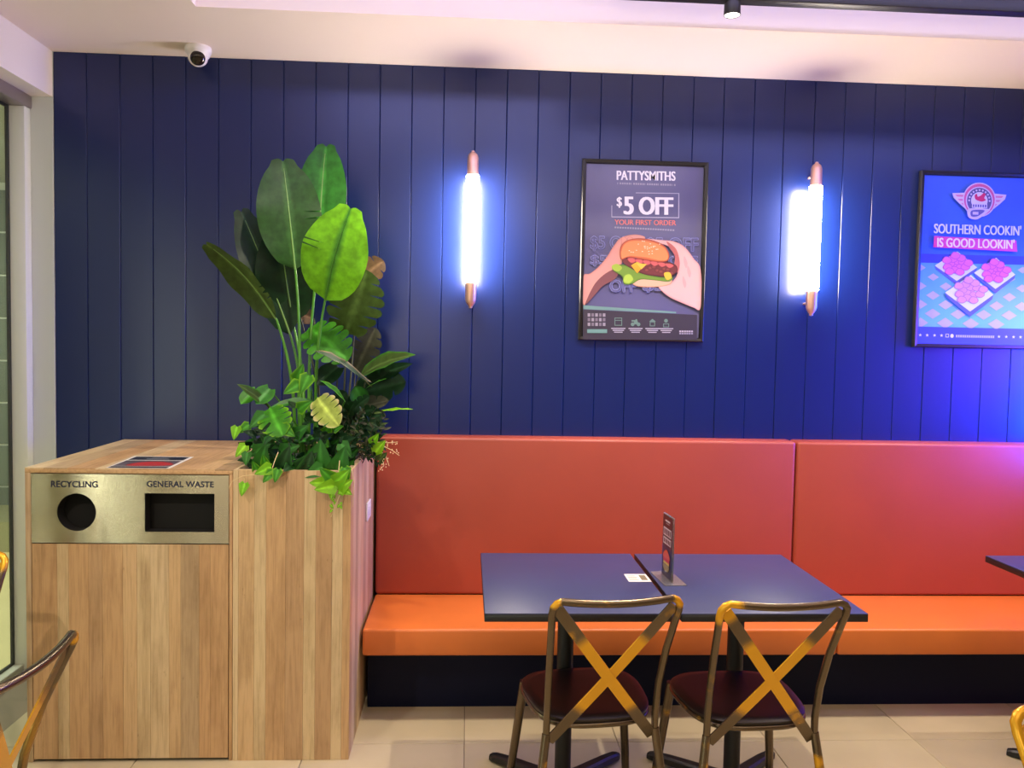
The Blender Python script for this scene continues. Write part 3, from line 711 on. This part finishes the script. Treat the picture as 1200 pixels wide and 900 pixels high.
cd = thing('table_card', 'small white printed card lying on the left table beside the seam', 'card', (.607, 2.76, .7505))
box('card_sheet', (-.042, .036, -.045, .047, 0, .0006), PLAST, cd)
K = Art(lambda x, y: (-.042+x*.078, -.045+y*.092)); INKD = (70, 70, 60)
K.rect(.62, .2, .9, .85, (120, 116, 90)); 
for r in range(4): K.rect(.08, .2+r*.17, .5-.05*(r % 2), .26+r*.17, (168, 164, 140))
ko = K.build('print', cd); ko.data.transform(Matrix.Rotation(-PI/2, 4, 'X')); ko.location = (0, 0, .0007)

# ================================================================== CHAIRS
def make_chair(label, loc, rz, seed, gold):
    t = thing('cross_back_chair', label, 'chair', loc, rz, 'metal cross back chairs')
    M = worn_metal('worn_gunmetal', seed, gold)
    zt, yt, xt = .848, -.318, .186
    # back frame: up one side, round the corner, across with a slight dip, down the other
    def side(s):
        return [(s*.166, -.185, .40), (s*.165, -.187, .46), (s*.167, -.205, .56), (s*.173, -.245, .68), (s*.180, -.288, .775), (s*.1835, -.305, .812),
                (s*(xt-.004), -.3135, .831), (s*(xt-.013), -.317, .843), (s*(xt-.028), -.318, .849)]
    top_ = [(x, -.318-.014*(1-(x/.16)**2), .849-.007*(1-(x/.158)**2)) for x in (-.12, -.08, -.04, 0, .04, .08, .12)]
    pts = side(-1)+top_+side(1)[::-1]
    tube('back_frame', pts, .0108, M, t, 12)
    # cross straps
    def strap(s, off):
        a = Vector((s*.168, -.308, .826)); b = Vector((-s*.158, -.184, .392))
        bm = bmesh.new(); n = 12; rings = []
        d = (b-a).normalized()
        for i in range(n+1):
            u = i/n; c = a.lerp(b, u); bow = .022*math.sin(PI*u)
            nrm = Vector((0, -.96, -.27)); c = c + nrm*(bow*.3+off*math.sin(PI*u)**.5 if u not in (0, 1) else 0)
            w = d.cross(nrm).normalized()*.0165
            rings.append([bm.verts.new(c+w+nrm*.002), bm.verts.new(c-w+nrm*.002), bm.verts.new(c-w-nrm*.002), bm.verts.new(c+w-nrm*.002)])
        for p, q in zip(rings, rings[1:]):
            for k in range(4): bm.faces.new((p[k], p[(k+1) % 4], q[(k+1) % 4], q[k]))
        bm.faces.new(rings[0][::-1]); bm.faces.new(rings[-1]); bm_obj('cross_strap', bm, M, t)
    strap(-1, .004); strap(1, -.001)
    # seat: dished pan with a tube rim under it
    def outline(k_, grow=0):
        a = 2*PI*k_; c, s = math.cos(a), math.sin(a); e = .62
        xx = math.copysign(abs(c)**e, c); yy = math.copysign(abs(s)**e, s)
        wdt = .188+.016*yy + grow
        return xx*wdt, yy*(.187+grow)-.006
    n = 40; bm = bmesh.new(); rings = []
    for (g, z) in ((-.006, .440), (0, .444), (.001, .452), (-.006, .458), (-.03, .459), (-.09, .455)):
        rings.append([bm.verts.new((*outline(k/n, g), z)) for k in range(n)])
    for p, q in zip(rings, rings[1:]):
        for k in range(n): bm.faces.new((p[k], p[(k+1) % n], q[(k+1) % n], q[k]))
    bm.faces.new(rings[0][::-1]); bm.faces.new(rings[-1]); bm_obj('seat', bm, SEAT, t, True)
    rim = [(*outline(k/n, -.004), .434) for k in range(n+1)]
    bm = bmesh.new(); add_tube(bm, rim, .0085, 8, cap=False); bm_obj('seat_rim', bm, M, t, True)
    # legs: two behind carry on from the back frame, two in front splay outward
    def leg(pts, r0, r1):
        m_ = len(pts); tube('leg', pts, [r0+(r1-r0)*i/(m_-1) for i in range(m_)], M, t, 10)
    for s in (-1, 1):
        leg([(s*.166, -.186, .415), (s*.176, -.196, .34), (s*.195, -.222, .17), (s*.212, -.248, .008)], .0125, .0150)
        leg([(s*.168, .150, .432), (s*.176, .160, .36), (s*.196, .182, .17), (s*.212, .205, .008)], .0165, .0125)
        lathe('foot_cap', [(.0165, 0), (.0165, .014), (.013, .016)], (s*.212, -.248, 0), BLACK, t, n=12)
        lathe('foot_cap', [(.0150, 0), (.0150, .014), (.012, .016)], (s*.212, .205, 0), BLACK, t, n=12)
    tube('brace', [(-.150, .0, .428), (.150, .0, .428)], .007, M, t, 8)
    return t
CL, CR = (-.176, -.315, .838), (.176, -.315, .838)
make_chair('dark metal cross back chair with yellow worn cross below the seam of the two tables', (.395, 2.526, 0), math.radians(6.5), 1, [((.183, -.315, .848), .030), ((-.180, -.315, .848), .022), ((-.17, -.19, .33), .022)])
make_chair('dark metal cross back chair with gold left corner at right table', (.878, 2.50, 0), math.radians(3), 2, [(CL, .06), ((.17, -.19, .33), .03), ((-.17, -.19, .33), .022)])
make_chair('gold cornered metal chair cut off by the right frame edge', (1.325, 1.235, 0), math.radians(191), 3, [(CR, .26), (CL, .1)])
make_chair('metal cross back chair in front of the bin, turned toward the glass', (-1.235, 1.785, 0), math.radians(90), 4, [(CR, .022), (CL, .022), ((0, -.27, .6), .19)])
make_chair('metal chair nearest the glass shopfront, only its gold corner in view', (-1.640, 2.345, 0), math.radians(180), 5, [(CL, .05), (CR, .05)])

# ================================================================== PLANTS
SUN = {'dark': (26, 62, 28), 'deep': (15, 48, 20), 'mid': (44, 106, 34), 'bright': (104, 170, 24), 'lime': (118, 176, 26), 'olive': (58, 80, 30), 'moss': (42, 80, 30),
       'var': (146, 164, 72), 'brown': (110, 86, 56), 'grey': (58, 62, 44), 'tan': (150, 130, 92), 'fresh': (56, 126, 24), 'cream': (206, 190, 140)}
def wprof(kind, t):
    if kind == 'paddle': return max(.13 if t > .5 else 0, math.sin(PI*min(1, t)**.92))**.52
    if kind == 'monstera': return max(0, math.sin(PI*(t*.93+.07)))**.5
    if kind == 'heart': return (max(0, 1-t)**.75)*(min(1, (t+.02)/.16))**.5*1.05
    if kind == 'lance': return max(0, math.sin(PI*t**.8))**.9
def leaf_geo(kind, base, tip, width, nrm, bend=.1, fold=.25, col='mid', rib=None, edge=None, lobes=0, droop=0, split=0):
    base, tip = Vector(base), Vector(tip); ax = tip-base; L_ = ax.length; ax.normalize()
    nrm = Vector(nrm); nrm = (nrm-ax*nrm.dot(ax)).normalized(); side = ax.cross(nrm).normalized()
    cb = lin(SUN[col]); cr = lin(SUN[rib]) if rib else tuple(min(1, c*1.9+.01) for c in cb); ce = lin(SUN[edge]) if edge else cb
    V, F, K_ = [], [], []
    def P(t, s, sg):
        w = wprof(kind, t)*width/2
        c = base+ax*(t*L_)+nrm*(bend*L_*math.sin(PI*min(1, t)*.9)) - Vector((0, 0, 1))*droop*L_*t*t
        fwd = .12*s*L_*(1 if lobes else .0)*(1-t)
        back = -.12*L_*s*s*(1-t)**4 if kind in ('heart', 'monstera') else 0
        if kind == 'paddle': fwd += L_*(-.03*max(0, 1-s*3)-.02*s*s)*t**12
        wav = .012*L_*math.sin(t*17+sg*1.3)*s*s
        return c+side*(sg*s*w)+ax*(fwd+back)+nrm*(fold*s*w+wav)
    ns = 5 if L_ > .12 else 3
    segs = []
    if lobes:
        for k in range(lobes): segs.append((k/lobes, (k+1)/lobes, .20/lobes))
    else:
        n = (14 if kind == 'paddle' else 7) if L_ > .12 else 6
        segs = [(k/n, (k+1)/n, 0) for k in range(n)]
    for sg in (-1, 1):
        for (t0, t1, gap) in segs:
            m_ = 3 if lobes else 1
            if split and sg == (1 if split > 0 else -1) and abs(t0-abs(split)) < .04: gap = .5*(t1-t0)
            for i in range(m_):
                for j in range(ns):
                    q = []
                    for (ii, jj) in ((i, j), (i+1, j), (i+1, j+1), (i, j+1)):
                        s = jj/ns; g = gap*max(0, (s-.42)/.58)**.7 if gap and 0 < t0+t1 < 2 else 0
                        a, b = t0+g*.5, t1-g*.5
                        rnd_ = 1-.10*(abs(ii/m_-.5)*2)**3*(s > .99) if lobes else 1
                        tt = a+(b-a)*ii/m_
                        q.append(len(V)); V.append(P(tt, s*rnd_, sg))
                        K_.append(tuple(r*(1-min(1, s*7))+c*min(1, s*7) for r, c in zip(cr, cb)) if s < .75 else tuple(c*(1-(s-.75)*4)+e*(s-.75)*4 for c, e in zip(cb, ce)))
                    F.append(tuple(q) if sg > 0 else tuple(q[::-1]))
    return V, F, K_
def leaf_obj(plant, geo, name='leaf', label=None):
    V, F, K_ = geo; off = plant.location
    me = bpy.data.meshes.new(name); me.from_pydata([tuple(v-off) for v in V], [], F)
    ca = me.color_attributes.new('Col', 'FLOAT_COLOR', 'POINT'); fl_ = []
    for c in K_: fl_ += [c[0], c[1], c[2], 1]
    ca.data.foreach_set('color', fl_)
    bm = bmesh.new(); bm.from_mesh(me); bmesh.ops.remove_doubles(bm, verts=bm.verts, dist=.00015); bm.to_mesh(me); bm.free()
    me.polygons.foreach_set('use_smooth', [True]*len(me.polygons)); me.materials.append(LEAF)
    o = bpy.data.objects.new(name, me); C.objects.link(o); o.parent = plant
    if label: o['label'] = label
    return o
STEM = mat('green_stem', lin((78, 140, 40)), .35, noise=.2, nscale=10)
STEMD = mat('dark_stem', lin((60, 66, 34)), .5)
RIBM = mat('pale_midrib', lin((120, 160, 84)), .4)
def curve_pts(a, b, sag, n=8):
    a, b = Vector(a), Vector(b); return [a.lerp(b, i/n)+Vector(sag)*math.sin(PI*i/n) for i in range(n+1)]
def stem_obj(plant, pts, r0, r1, material=STEM, name='stem'):
    n = len(pts); return tube(name, [Vector(p)-plant.location for p in pts], [r0+(r1-r0)*i/(n-1) for i in range(n)], material, plant, 8)

bop = thing('bird_of_paradise_plant', 'tallest potted plant with big paddle leaves on long bare green stems', 'plant', (-.63, 3.36, CH-.045))
BB = Vector((-.63, 3.36, CH-.04))
# (leaf base px, tip px, base depth, tip depth, width px, colour, facing, bend, fold, stem foot px)
PAD = [((374, 296), (383, 169), 3.44, 3.50, 60, 'mid', (-.1, -1, .1), .05, .14, (362, 466)),
       ((346, 316), (331, 186), 3.38, 3.42, 72, 'moss', (.25, -1, .1), .06, .10, (350, 466)),
       ((340, 392), (281, 245), 3.44, 3.46, 52, 'deep', (.4, -1, .1), .05, .16, (352, 466)),
       ((343, 378), (326, 264), 3.46, 3.42, 66, 'deep', (.2, -1, .1), .04, .12, (356, 470)),
       ((324, 374), (238, 286), 3.34, 3.22, 40, 'olive', (-.35, -.75, -.5), -.10, .35, (344, 466)),
       ((381, 352), (413, 241), 3.30, 3.20, 78, 'bright', (-.05, -1, .25), .09, .08, (370, 468))]
for (b, t, yb, yt, w, col, nr, bend, fold, ft) in PAD:
    B_, T_ = at(*b, yb), at(*t, yt); wm = w*yb/F_PX
    lab = {'bright': 'bright yellow-green leaf in front', 'mid': 'mid green leaf standing highest at the back'}.get(col)
    lf = leaf_obj(bop, leaf_geo('paddle', B_, T_, wm, nr, bend, fold, col, rib='mid' if col == 'bright' else None, split={'bright': -.5, 'moss': .43, 'olive': .25}.get(col, 0)), label=lab)
    # midrib on the leaf
    ax = (T_-B_).normalized(); nn = Vector(nr); nn = (nn-ax*nn.dot(ax)).normalized(); L_ = (T_-B_).length
    rib_pts = [B_+(T_-B_)*q+nn*(bend*L_*math.sin(PI*q*.9)+.002) for q in [i/10 for i in range(10)]]
    r_ = tube('midrib', [p-bop.location for p in rib_pts], [.0045-.0035*i/9 for i in range(10)], RIBM if col != 'bright' else STEM, None, 6); r_.parent = lf
    foot = at(*ft, 3.36)+Vector((0, 0, -.0)); down = Vector((foot.x*.8+BB.x*.2, 3.36, CH-.05))
    pts = [down, foot] + [foot.lerp(B_, i/7) + Vector(((i/7)*(1-i/7)*.04*(1 if b[0] < 350 else -1), 0, 0)) for i in range(1, 8)]
    stem_obj(bop, pts, .0075, .0048)

mon = thing('monstera_plant', 'bushy split-leaf plant behind and right of the paddle leaf stems', 'plant', (-.52, 3.42, CH-.045))
MB0 = Vector((-.54, 3.42, CH-.04))
# kind, base, tip, Yb, Yt, width px, colour, edge, facing, lobes, bend, fold
MON = [('monstera', (404, 392), (430, 316), 3.50, 3.42, 64, 'olive', None, (.25, -1, .15), 6, .06, .12),
       ('monstera', (418, 330), (450, 306), 3.60, 3.60, 34, 'brown', None, (.1, -1, .3), 4, .05, .2),
       ('monstera', (362, 384), (408, 424), 3.44, 3.32, 52, 'fresh', None, (0, -1, .5), 6, .08, .10),
       ('monstera', (416, 436), (440, 384), 3.60, 3.60, 34, 'grey', None, (.2, -1, .1), 5, .05, .2),
       ('monstera', (428, 448), (366, 412), 3.36, 3.22, 17, 'dark', 'tan', (0, -.6, 1), 0, .06, .4),
       ('lance', (352, 372), (336, 346), 3.55, 3.5, 20, 'tan', None, (0, -1, .2), 0, .05, .2),
       ('monstera', (368, 374), (330, 362), 3.58, 3.55, 24, 'brown', None, (0, -1, .3), 4, .05, .2),
       ('lance', (420, 442), (488, 417), 3.46, 3.36, 30, 'olive', 'fresh', (0, -.7, .9), 0, .08, .25),
       ('lance', (426, 446), (484, 426), 3.50, 3.44, 20, 'deep', None, (0, -.8, .4), 0, .02, .25),
       ('monstera', (416, 462), (476, 448), 3.50, 3.44, 42, 'deep', None, (0, -1, .4), 4, .04, .2),
       ('lance', (436, 484), (484, 480), 3.40, 3.30, 9, 'lime', None, (0, -.35, 1), 0, .03, .2),
       ('lance', (428, 456), (453, 444), 3.36, 3.28, 10, 'fresh', None, (0, -.4, 1), 0, .03, .2),
       ('lance', (404, 470), (374, 446), 3.30, 3.22, 13, 'fresh', 'lime', (0, -.6, .9), 0, .05, .3),
       ('monstera', (372, 466), (398, 500), 3.22, 3.10, 36, 'var', 'cream', (-.15, -1, .35), 5, .10, .12),
       ('monstera', (316, 478), (332, 512), 3.16, 3.06, 40, 'fresh', 'lime', (0, -1, .45), 5, .10, .10),
       ('lance', (312, 474), (277, 450), 3.24, 3.16, 14, 'olive', 'fresh', (0, -.8, .7), 0, .04, .3),
       ('monstera', (300, 458), (282, 474), 3.26, 3.2, 18, 'fresh', None, (0, -1, .5), 0, .04, .3),
       ('monstera', (316, 456), (300, 474), 3.26, 3.2, 22, 'mid', 'fresh', (.2, -1, .5), 0, .04, .3),
       ('lance', (368, 470), (316, 478), 3.28, 3.20, 14, 'mid', None, (0, -.7, .9), 0, .04, .3),
       ('monstera', (424, 470), (416, 452), 3.34, 3.32, 22, 'mid', 'dark', (0, -1, .3), 0, .04, .5),
       ('monstera', (402, 486), (456, 470), 3.40, 3.32, 24, 'grey', None, (0, -.9, .6), 4, .05, .2),
       ('monstera', (410, 500), (448, 486), 3.36, 3.30, 28, 'deep', None, (0, -.9, .5), 4, .05, .2),
       ('monstera', (396, 430), (372, 452), 3.40, 3.34, 26, 'deep', None, (0, -1, .5), 0, .05, .2)]
for (kd, b, t, yb, yt, w, col, ed, nr, lb, bend, fold) in MON:
    B_, T_ = at(*b, yb), at(*t, yt)
    lab = {'var': 'cream and green mottled leaf', 'brown': 'browned split leaf', 'lime': 'bright yellow-green narrow leaf'}.get(col)
    leaf_obj(mon, leaf_geo(kd, B_, T_, w*yb/F_PX, nr, bend, fold, col, edge=ed, lobes=lb), label=lab)
    foot = MB0+Vector((random.uniform(-.05, .05)+(B_.x-MB0.x)*.25, random.uniform(-.05, .05), 0))
    stem_obj(mon, curve_pts(foot, B_, (.02*random.uniform(-1, 1), .02, 0), 7), .0045, .003, STEM if col in ('fresh', 'lime', 'var', 'mid') else STEMD)

for i in range(26):                                     # darker leaves that fill the plant's right side
    bx_, by_ = random.uniform(392, 432), random.uniform(470, 528); a = random.uniform(-.5, 1.2)
    ln = random.uniform(22, 36); y_ = random.uniform(3.28, 3.46)
    B_, T_ = at(bx_, by_, y_), at(min(bx_+ln*math.cos(a), 456), by_-ln*math.sin(a)*.8, y_-random.uniform(.02, .10))
    kd = random.choice(['monstera', 'lance', 'monstera'])
    leaf_obj(mon, leaf_geo(kd, B_, T_, random.uniform(13, 24)*y_/F_PX, (random.uniform(-.4, .4), -1, random.uniform(.1, .9)), .06, .2, random.choice(['deep', 'deep', 'dark', 'grey', 'olive']), lobes=4 if kd == 'monstera' else 0))
# trailing ivy: leaves share a few meshes, each one an object
ivy = thing('ivy_plant', 'trailing green ivy filling the planter and spilling over its front edge', 'plant', (-.63, 3.15, CH-.045))
def ivy_mesh(col, edge=None, kind='heart', w=.9, bend=.08):
    g = leaf_geo(kind, (0, 0, 0), (0, 0, .05), .05*w, (0, -1, 0), bend, .18, col, edge=edge)
    tmp = bpy.data.objects.new('t', None); o = leaf_obj(tmp, g); me = o.data; bpy.data.objects.remove(o); bpy.data.objects.remove(tmp); return me
IM = {k: ivy_mesh(k, e) for k, e in (('mid', None), ('dark', 'mid'), ('deep', None), ('fresh', 'lime'), ('lime', None), ('bright', 'lime'), ('olive', None))}
IL = {'grey': ivy_mesh('grey', None, 'lance', .35), 'deepl': ivy_mesh('deep', None, 'lance', .4), 'olivel': ivy_mesh('olive', None, 'lance', .3)}
def put(plant, me, pos, direc, size, nr=(0, -1, .2), roll=0):
    z = Vector(direc).normalized(); n_ = Vector(nr); n_ = (n_-z*n_.dot(z)).normalized(); y = -n_; x = y.cross(z)
    o = bpy.data.objects.new('leaf', me); C.objects.link(o); o.parent = plant
    M3 = Matrix((x, y, z)).transposed().to_4x4(); o.matrix_local = Matrix.Translation(Vector(pos)-plant.location) @ M3 @ Matrix.Rotation(roll, 4, 'Z') @ Matrix.Scale(size/.05, 4)
    return o
def px_leaf(plant, me, b, t, yb, yt, scale=1.0, nr=(0, -1, .25)):
    B_, T_ = at(*b, yb), at(*t, yt); return put(plant, me, B_, T_-B_, (T_-B_).length*scale, nr)
# leaves that show one by one in the photograph
for (b, t, col, y) in [((376, 558), (376, 514), 'mid', 3.03), ((396, 556), (405, 522), 'mid', 3.02), ((358, 560), (366, 528), 'dark', 3.02), ((330, 552), (340, 522), 'dark', 3.03), ((306, 548), (312, 520), 'mid', 3.05)]:
    px_leaf(ivy, IM[col], b, t, y, y-.02)
for (b, t, col, y) in [((366, 545), (377, 516), 'mid', 3.05), ((392, 560), (402, 530), 'mid', 3.03), ((352, 552), (372, 530), 'dark', 3.02), ((378, 548), (356, 560), 'mid', 3.0),
        ((386, 566), (362, 566), 'lime', 2.955), ((392, 570), (368, 574), 'lime', 2.95), ((392, 568), (410, 550), 'bright', 2.955), ((396, 574), (414, 562), 'lime', 2.95), ((394, 566), (374, 548), 'fresh', 2.96),
        ((390, 570), (388, 586), 'lime', 2.95), ((400, 572), (413, 580), 'lime', 2.95), ((404, 548), (408, 566), 'fresh', 2.965),
        ((318, 548), (298, 556), 'bright', 2.965), ((320, 552), (308, 566), 'fresh', 2.96), ((312, 546), (308, 532), 'fresh', 3.0), ((326, 550), (322, 566), 'fresh', 2.96),
        ((287, 566), (283, 582), 'bright', 2.955), ((302, 552), (296, 540), 'fresh', 2.99),
        ((278, 500), (274, 516), 'bright', 3.1), ((288, 522), (276, 536), 'lime', 3.06), ((292, 498), (278, 508), 'fresh', 3.12), ((310, 486), (292, 502), 'mid', 3.12), ((290, 530), (288, 546), 'mid', 3.04),
        ((300, 530), (318, 520), 'mid', 3.08), ((330, 530), (352, 522), 'mid', 3.06), ((346, 510), (362, 498), 'mid', 3.1), ((400, 520), (412, 536), 'mid', 3.02), ((330, 500), (346, 512), 'fresh', 3.08),
        ((350, 480), (366, 470), 'fresh', 3.16), ((318, 520), (304, 508), 'dark', 3.08), ((352, 450), (332, 462), 'fresh', 3.2), ((362, 440), (352, 462), 'fresh', 3.2), ((348, 446), (356, 426), 'fresh', 3.22)]:
    px_leaf(ivy, IM[col], b, t, y, y-.015)
for i in range(205):                                    # dense filling inside the planter mouth
    a = random.uniform(0, 2*PI); r = math.sqrt(random.random())
    x_ = -.632+.20*r*math.cos(a); y_ = 3.20+.19*r*math.sin(a); z_ = CH-.03+random.random()**1.3*(.265-.12*r)
    if x_ > -.56: z_ = min(z_, CH+.17)
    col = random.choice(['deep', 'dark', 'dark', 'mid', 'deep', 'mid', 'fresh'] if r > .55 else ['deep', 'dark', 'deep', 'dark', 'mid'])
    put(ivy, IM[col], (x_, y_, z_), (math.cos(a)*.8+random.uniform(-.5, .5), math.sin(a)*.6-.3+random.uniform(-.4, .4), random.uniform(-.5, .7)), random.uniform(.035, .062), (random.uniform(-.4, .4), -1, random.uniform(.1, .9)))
CREAM_ST = mat('cream_tendril', lin((214, 190, 140)), .5)
for path in ([(398, 540, 3.0), (396, 560, 2.957), (398, 580, 2.955), (392, 596, 2.957), (388, 606, 2.96)], [(412, 548, 2.99), (415, 566, 2.957), (414, 584, 2.957), (413, 594, 2.958)],
             [(312, 546, 3.0), (300, 556, 2.957), (284, 558, 2.957), (272, 564, 2.957), (268, 572, 2.957)], [(286, 560, 2.957), (286, 568, 2.957)], [(326, 530, 3.02), (322, 540, 2.975), (318, 552, 2.96)]):
    stem_obj(ivy, [at(*p) for p in path], .0016, .0010, CREAM_ST, 'tendril')
for i in range(9):
    b = (394+random.uniform(-8, 6), 588+random.uniform(-8, 12)); px_leaf(ivy, IM['lime'], b, (b[0]+random.uniform(-4, 4), b[1]+5), 2.953, 2.95, .8)

# dark feathery plant at the right side of the planter
fern = thing('dark_feathery_plant', 'dark fine-leaved plant with pale sprigs leaning over the bench side of the planter', 'plant', (-.47, 3.30, CH-.045))
for i in range(26):
    bx_ = random.uniform(398, 440); by_ = random.uniform(505, 545); a = random.uniform(-.1, 1.25*PI/2)
    ln = random.uniform(30, 56); tx, ty = min(bx_+ln*math.cos(a)*.7, 452), by_-ln*math.sin(a)*.9+6
    yb, yt = random.uniform(3.2, 3.34), random.uniform(3.12, 3.3)
    A_, B_ = at(bx_, by_, yb), at(tx, ty, yt)
    if A_.z < CH-.03: A_.z = CH-.03
    st = stem_obj(fern, curve_pts(A_, B_, (0, 0, .015), 5), .0018, .001, STEMD, 'frond')
    for k in range(9):
        p = A_.lerp(B_, .1+.1*k); dd = (B_-A_).normalized(); sd_ = Vector((dd.z, random.uniform(-.5, .5), -dd.x))*(1 if k % 2 else -1)
        me = IL[('grey', 'deepl', 'olivel', 'deepl')[(i+k) % 4]]
        put(fern, me, p, sd_*.9+dd*.7, random.uniform(.022, .036), (random.uniform(-.5, .5), -1, .4))
SPR = mat('cream_sprig', lin((222, 196, 150)), .5)
for path in ([(436, 520, 3.2), (448, 522, 3.15), (460, 528, 3.12), (468, 534, 3.12)], [(440, 524, 3.18), (452, 534, 3.14), (456, 546, 3.13)], [(442, 518, 3.18), (456, 519, 3.14), (466, 518, 3.13)], [(446, 530, 3.15), (450, 545, 3.13), (446, 550, 3.13)]):
    pts = [at(*p) for p in path]; stem_obj(fern, pts, .0014, .001, SPR, 'sprig')
    bm = bmesh.new()
    for k in range(12):
        j = random.randrange(len(pts)-1); p = pts[j].lerp(pts[j+1], random.random())-fern.location+Vector((random.uniform(-.010, .010), random.uniform(-.008, .008), random.uniform(-.008, .008)))
        r = bmesh.ops.create_icosphere(bm, subdivisions=1, radius=.0026); [setattr(v, 'co', v.co+p) for v in r['verts']]
    bm_obj('flower_buds', bm, SPR, fern)['kind'] = 'stuff'
for (b, t, col) in (((440, 530), (452, 516), 'lime'), ((436, 520), (444, 508), 'bright'), ((444, 540), (454, 530), 'olive')):
    px_leaf(fern, IM[col], b, t, 3.15, 3.13)
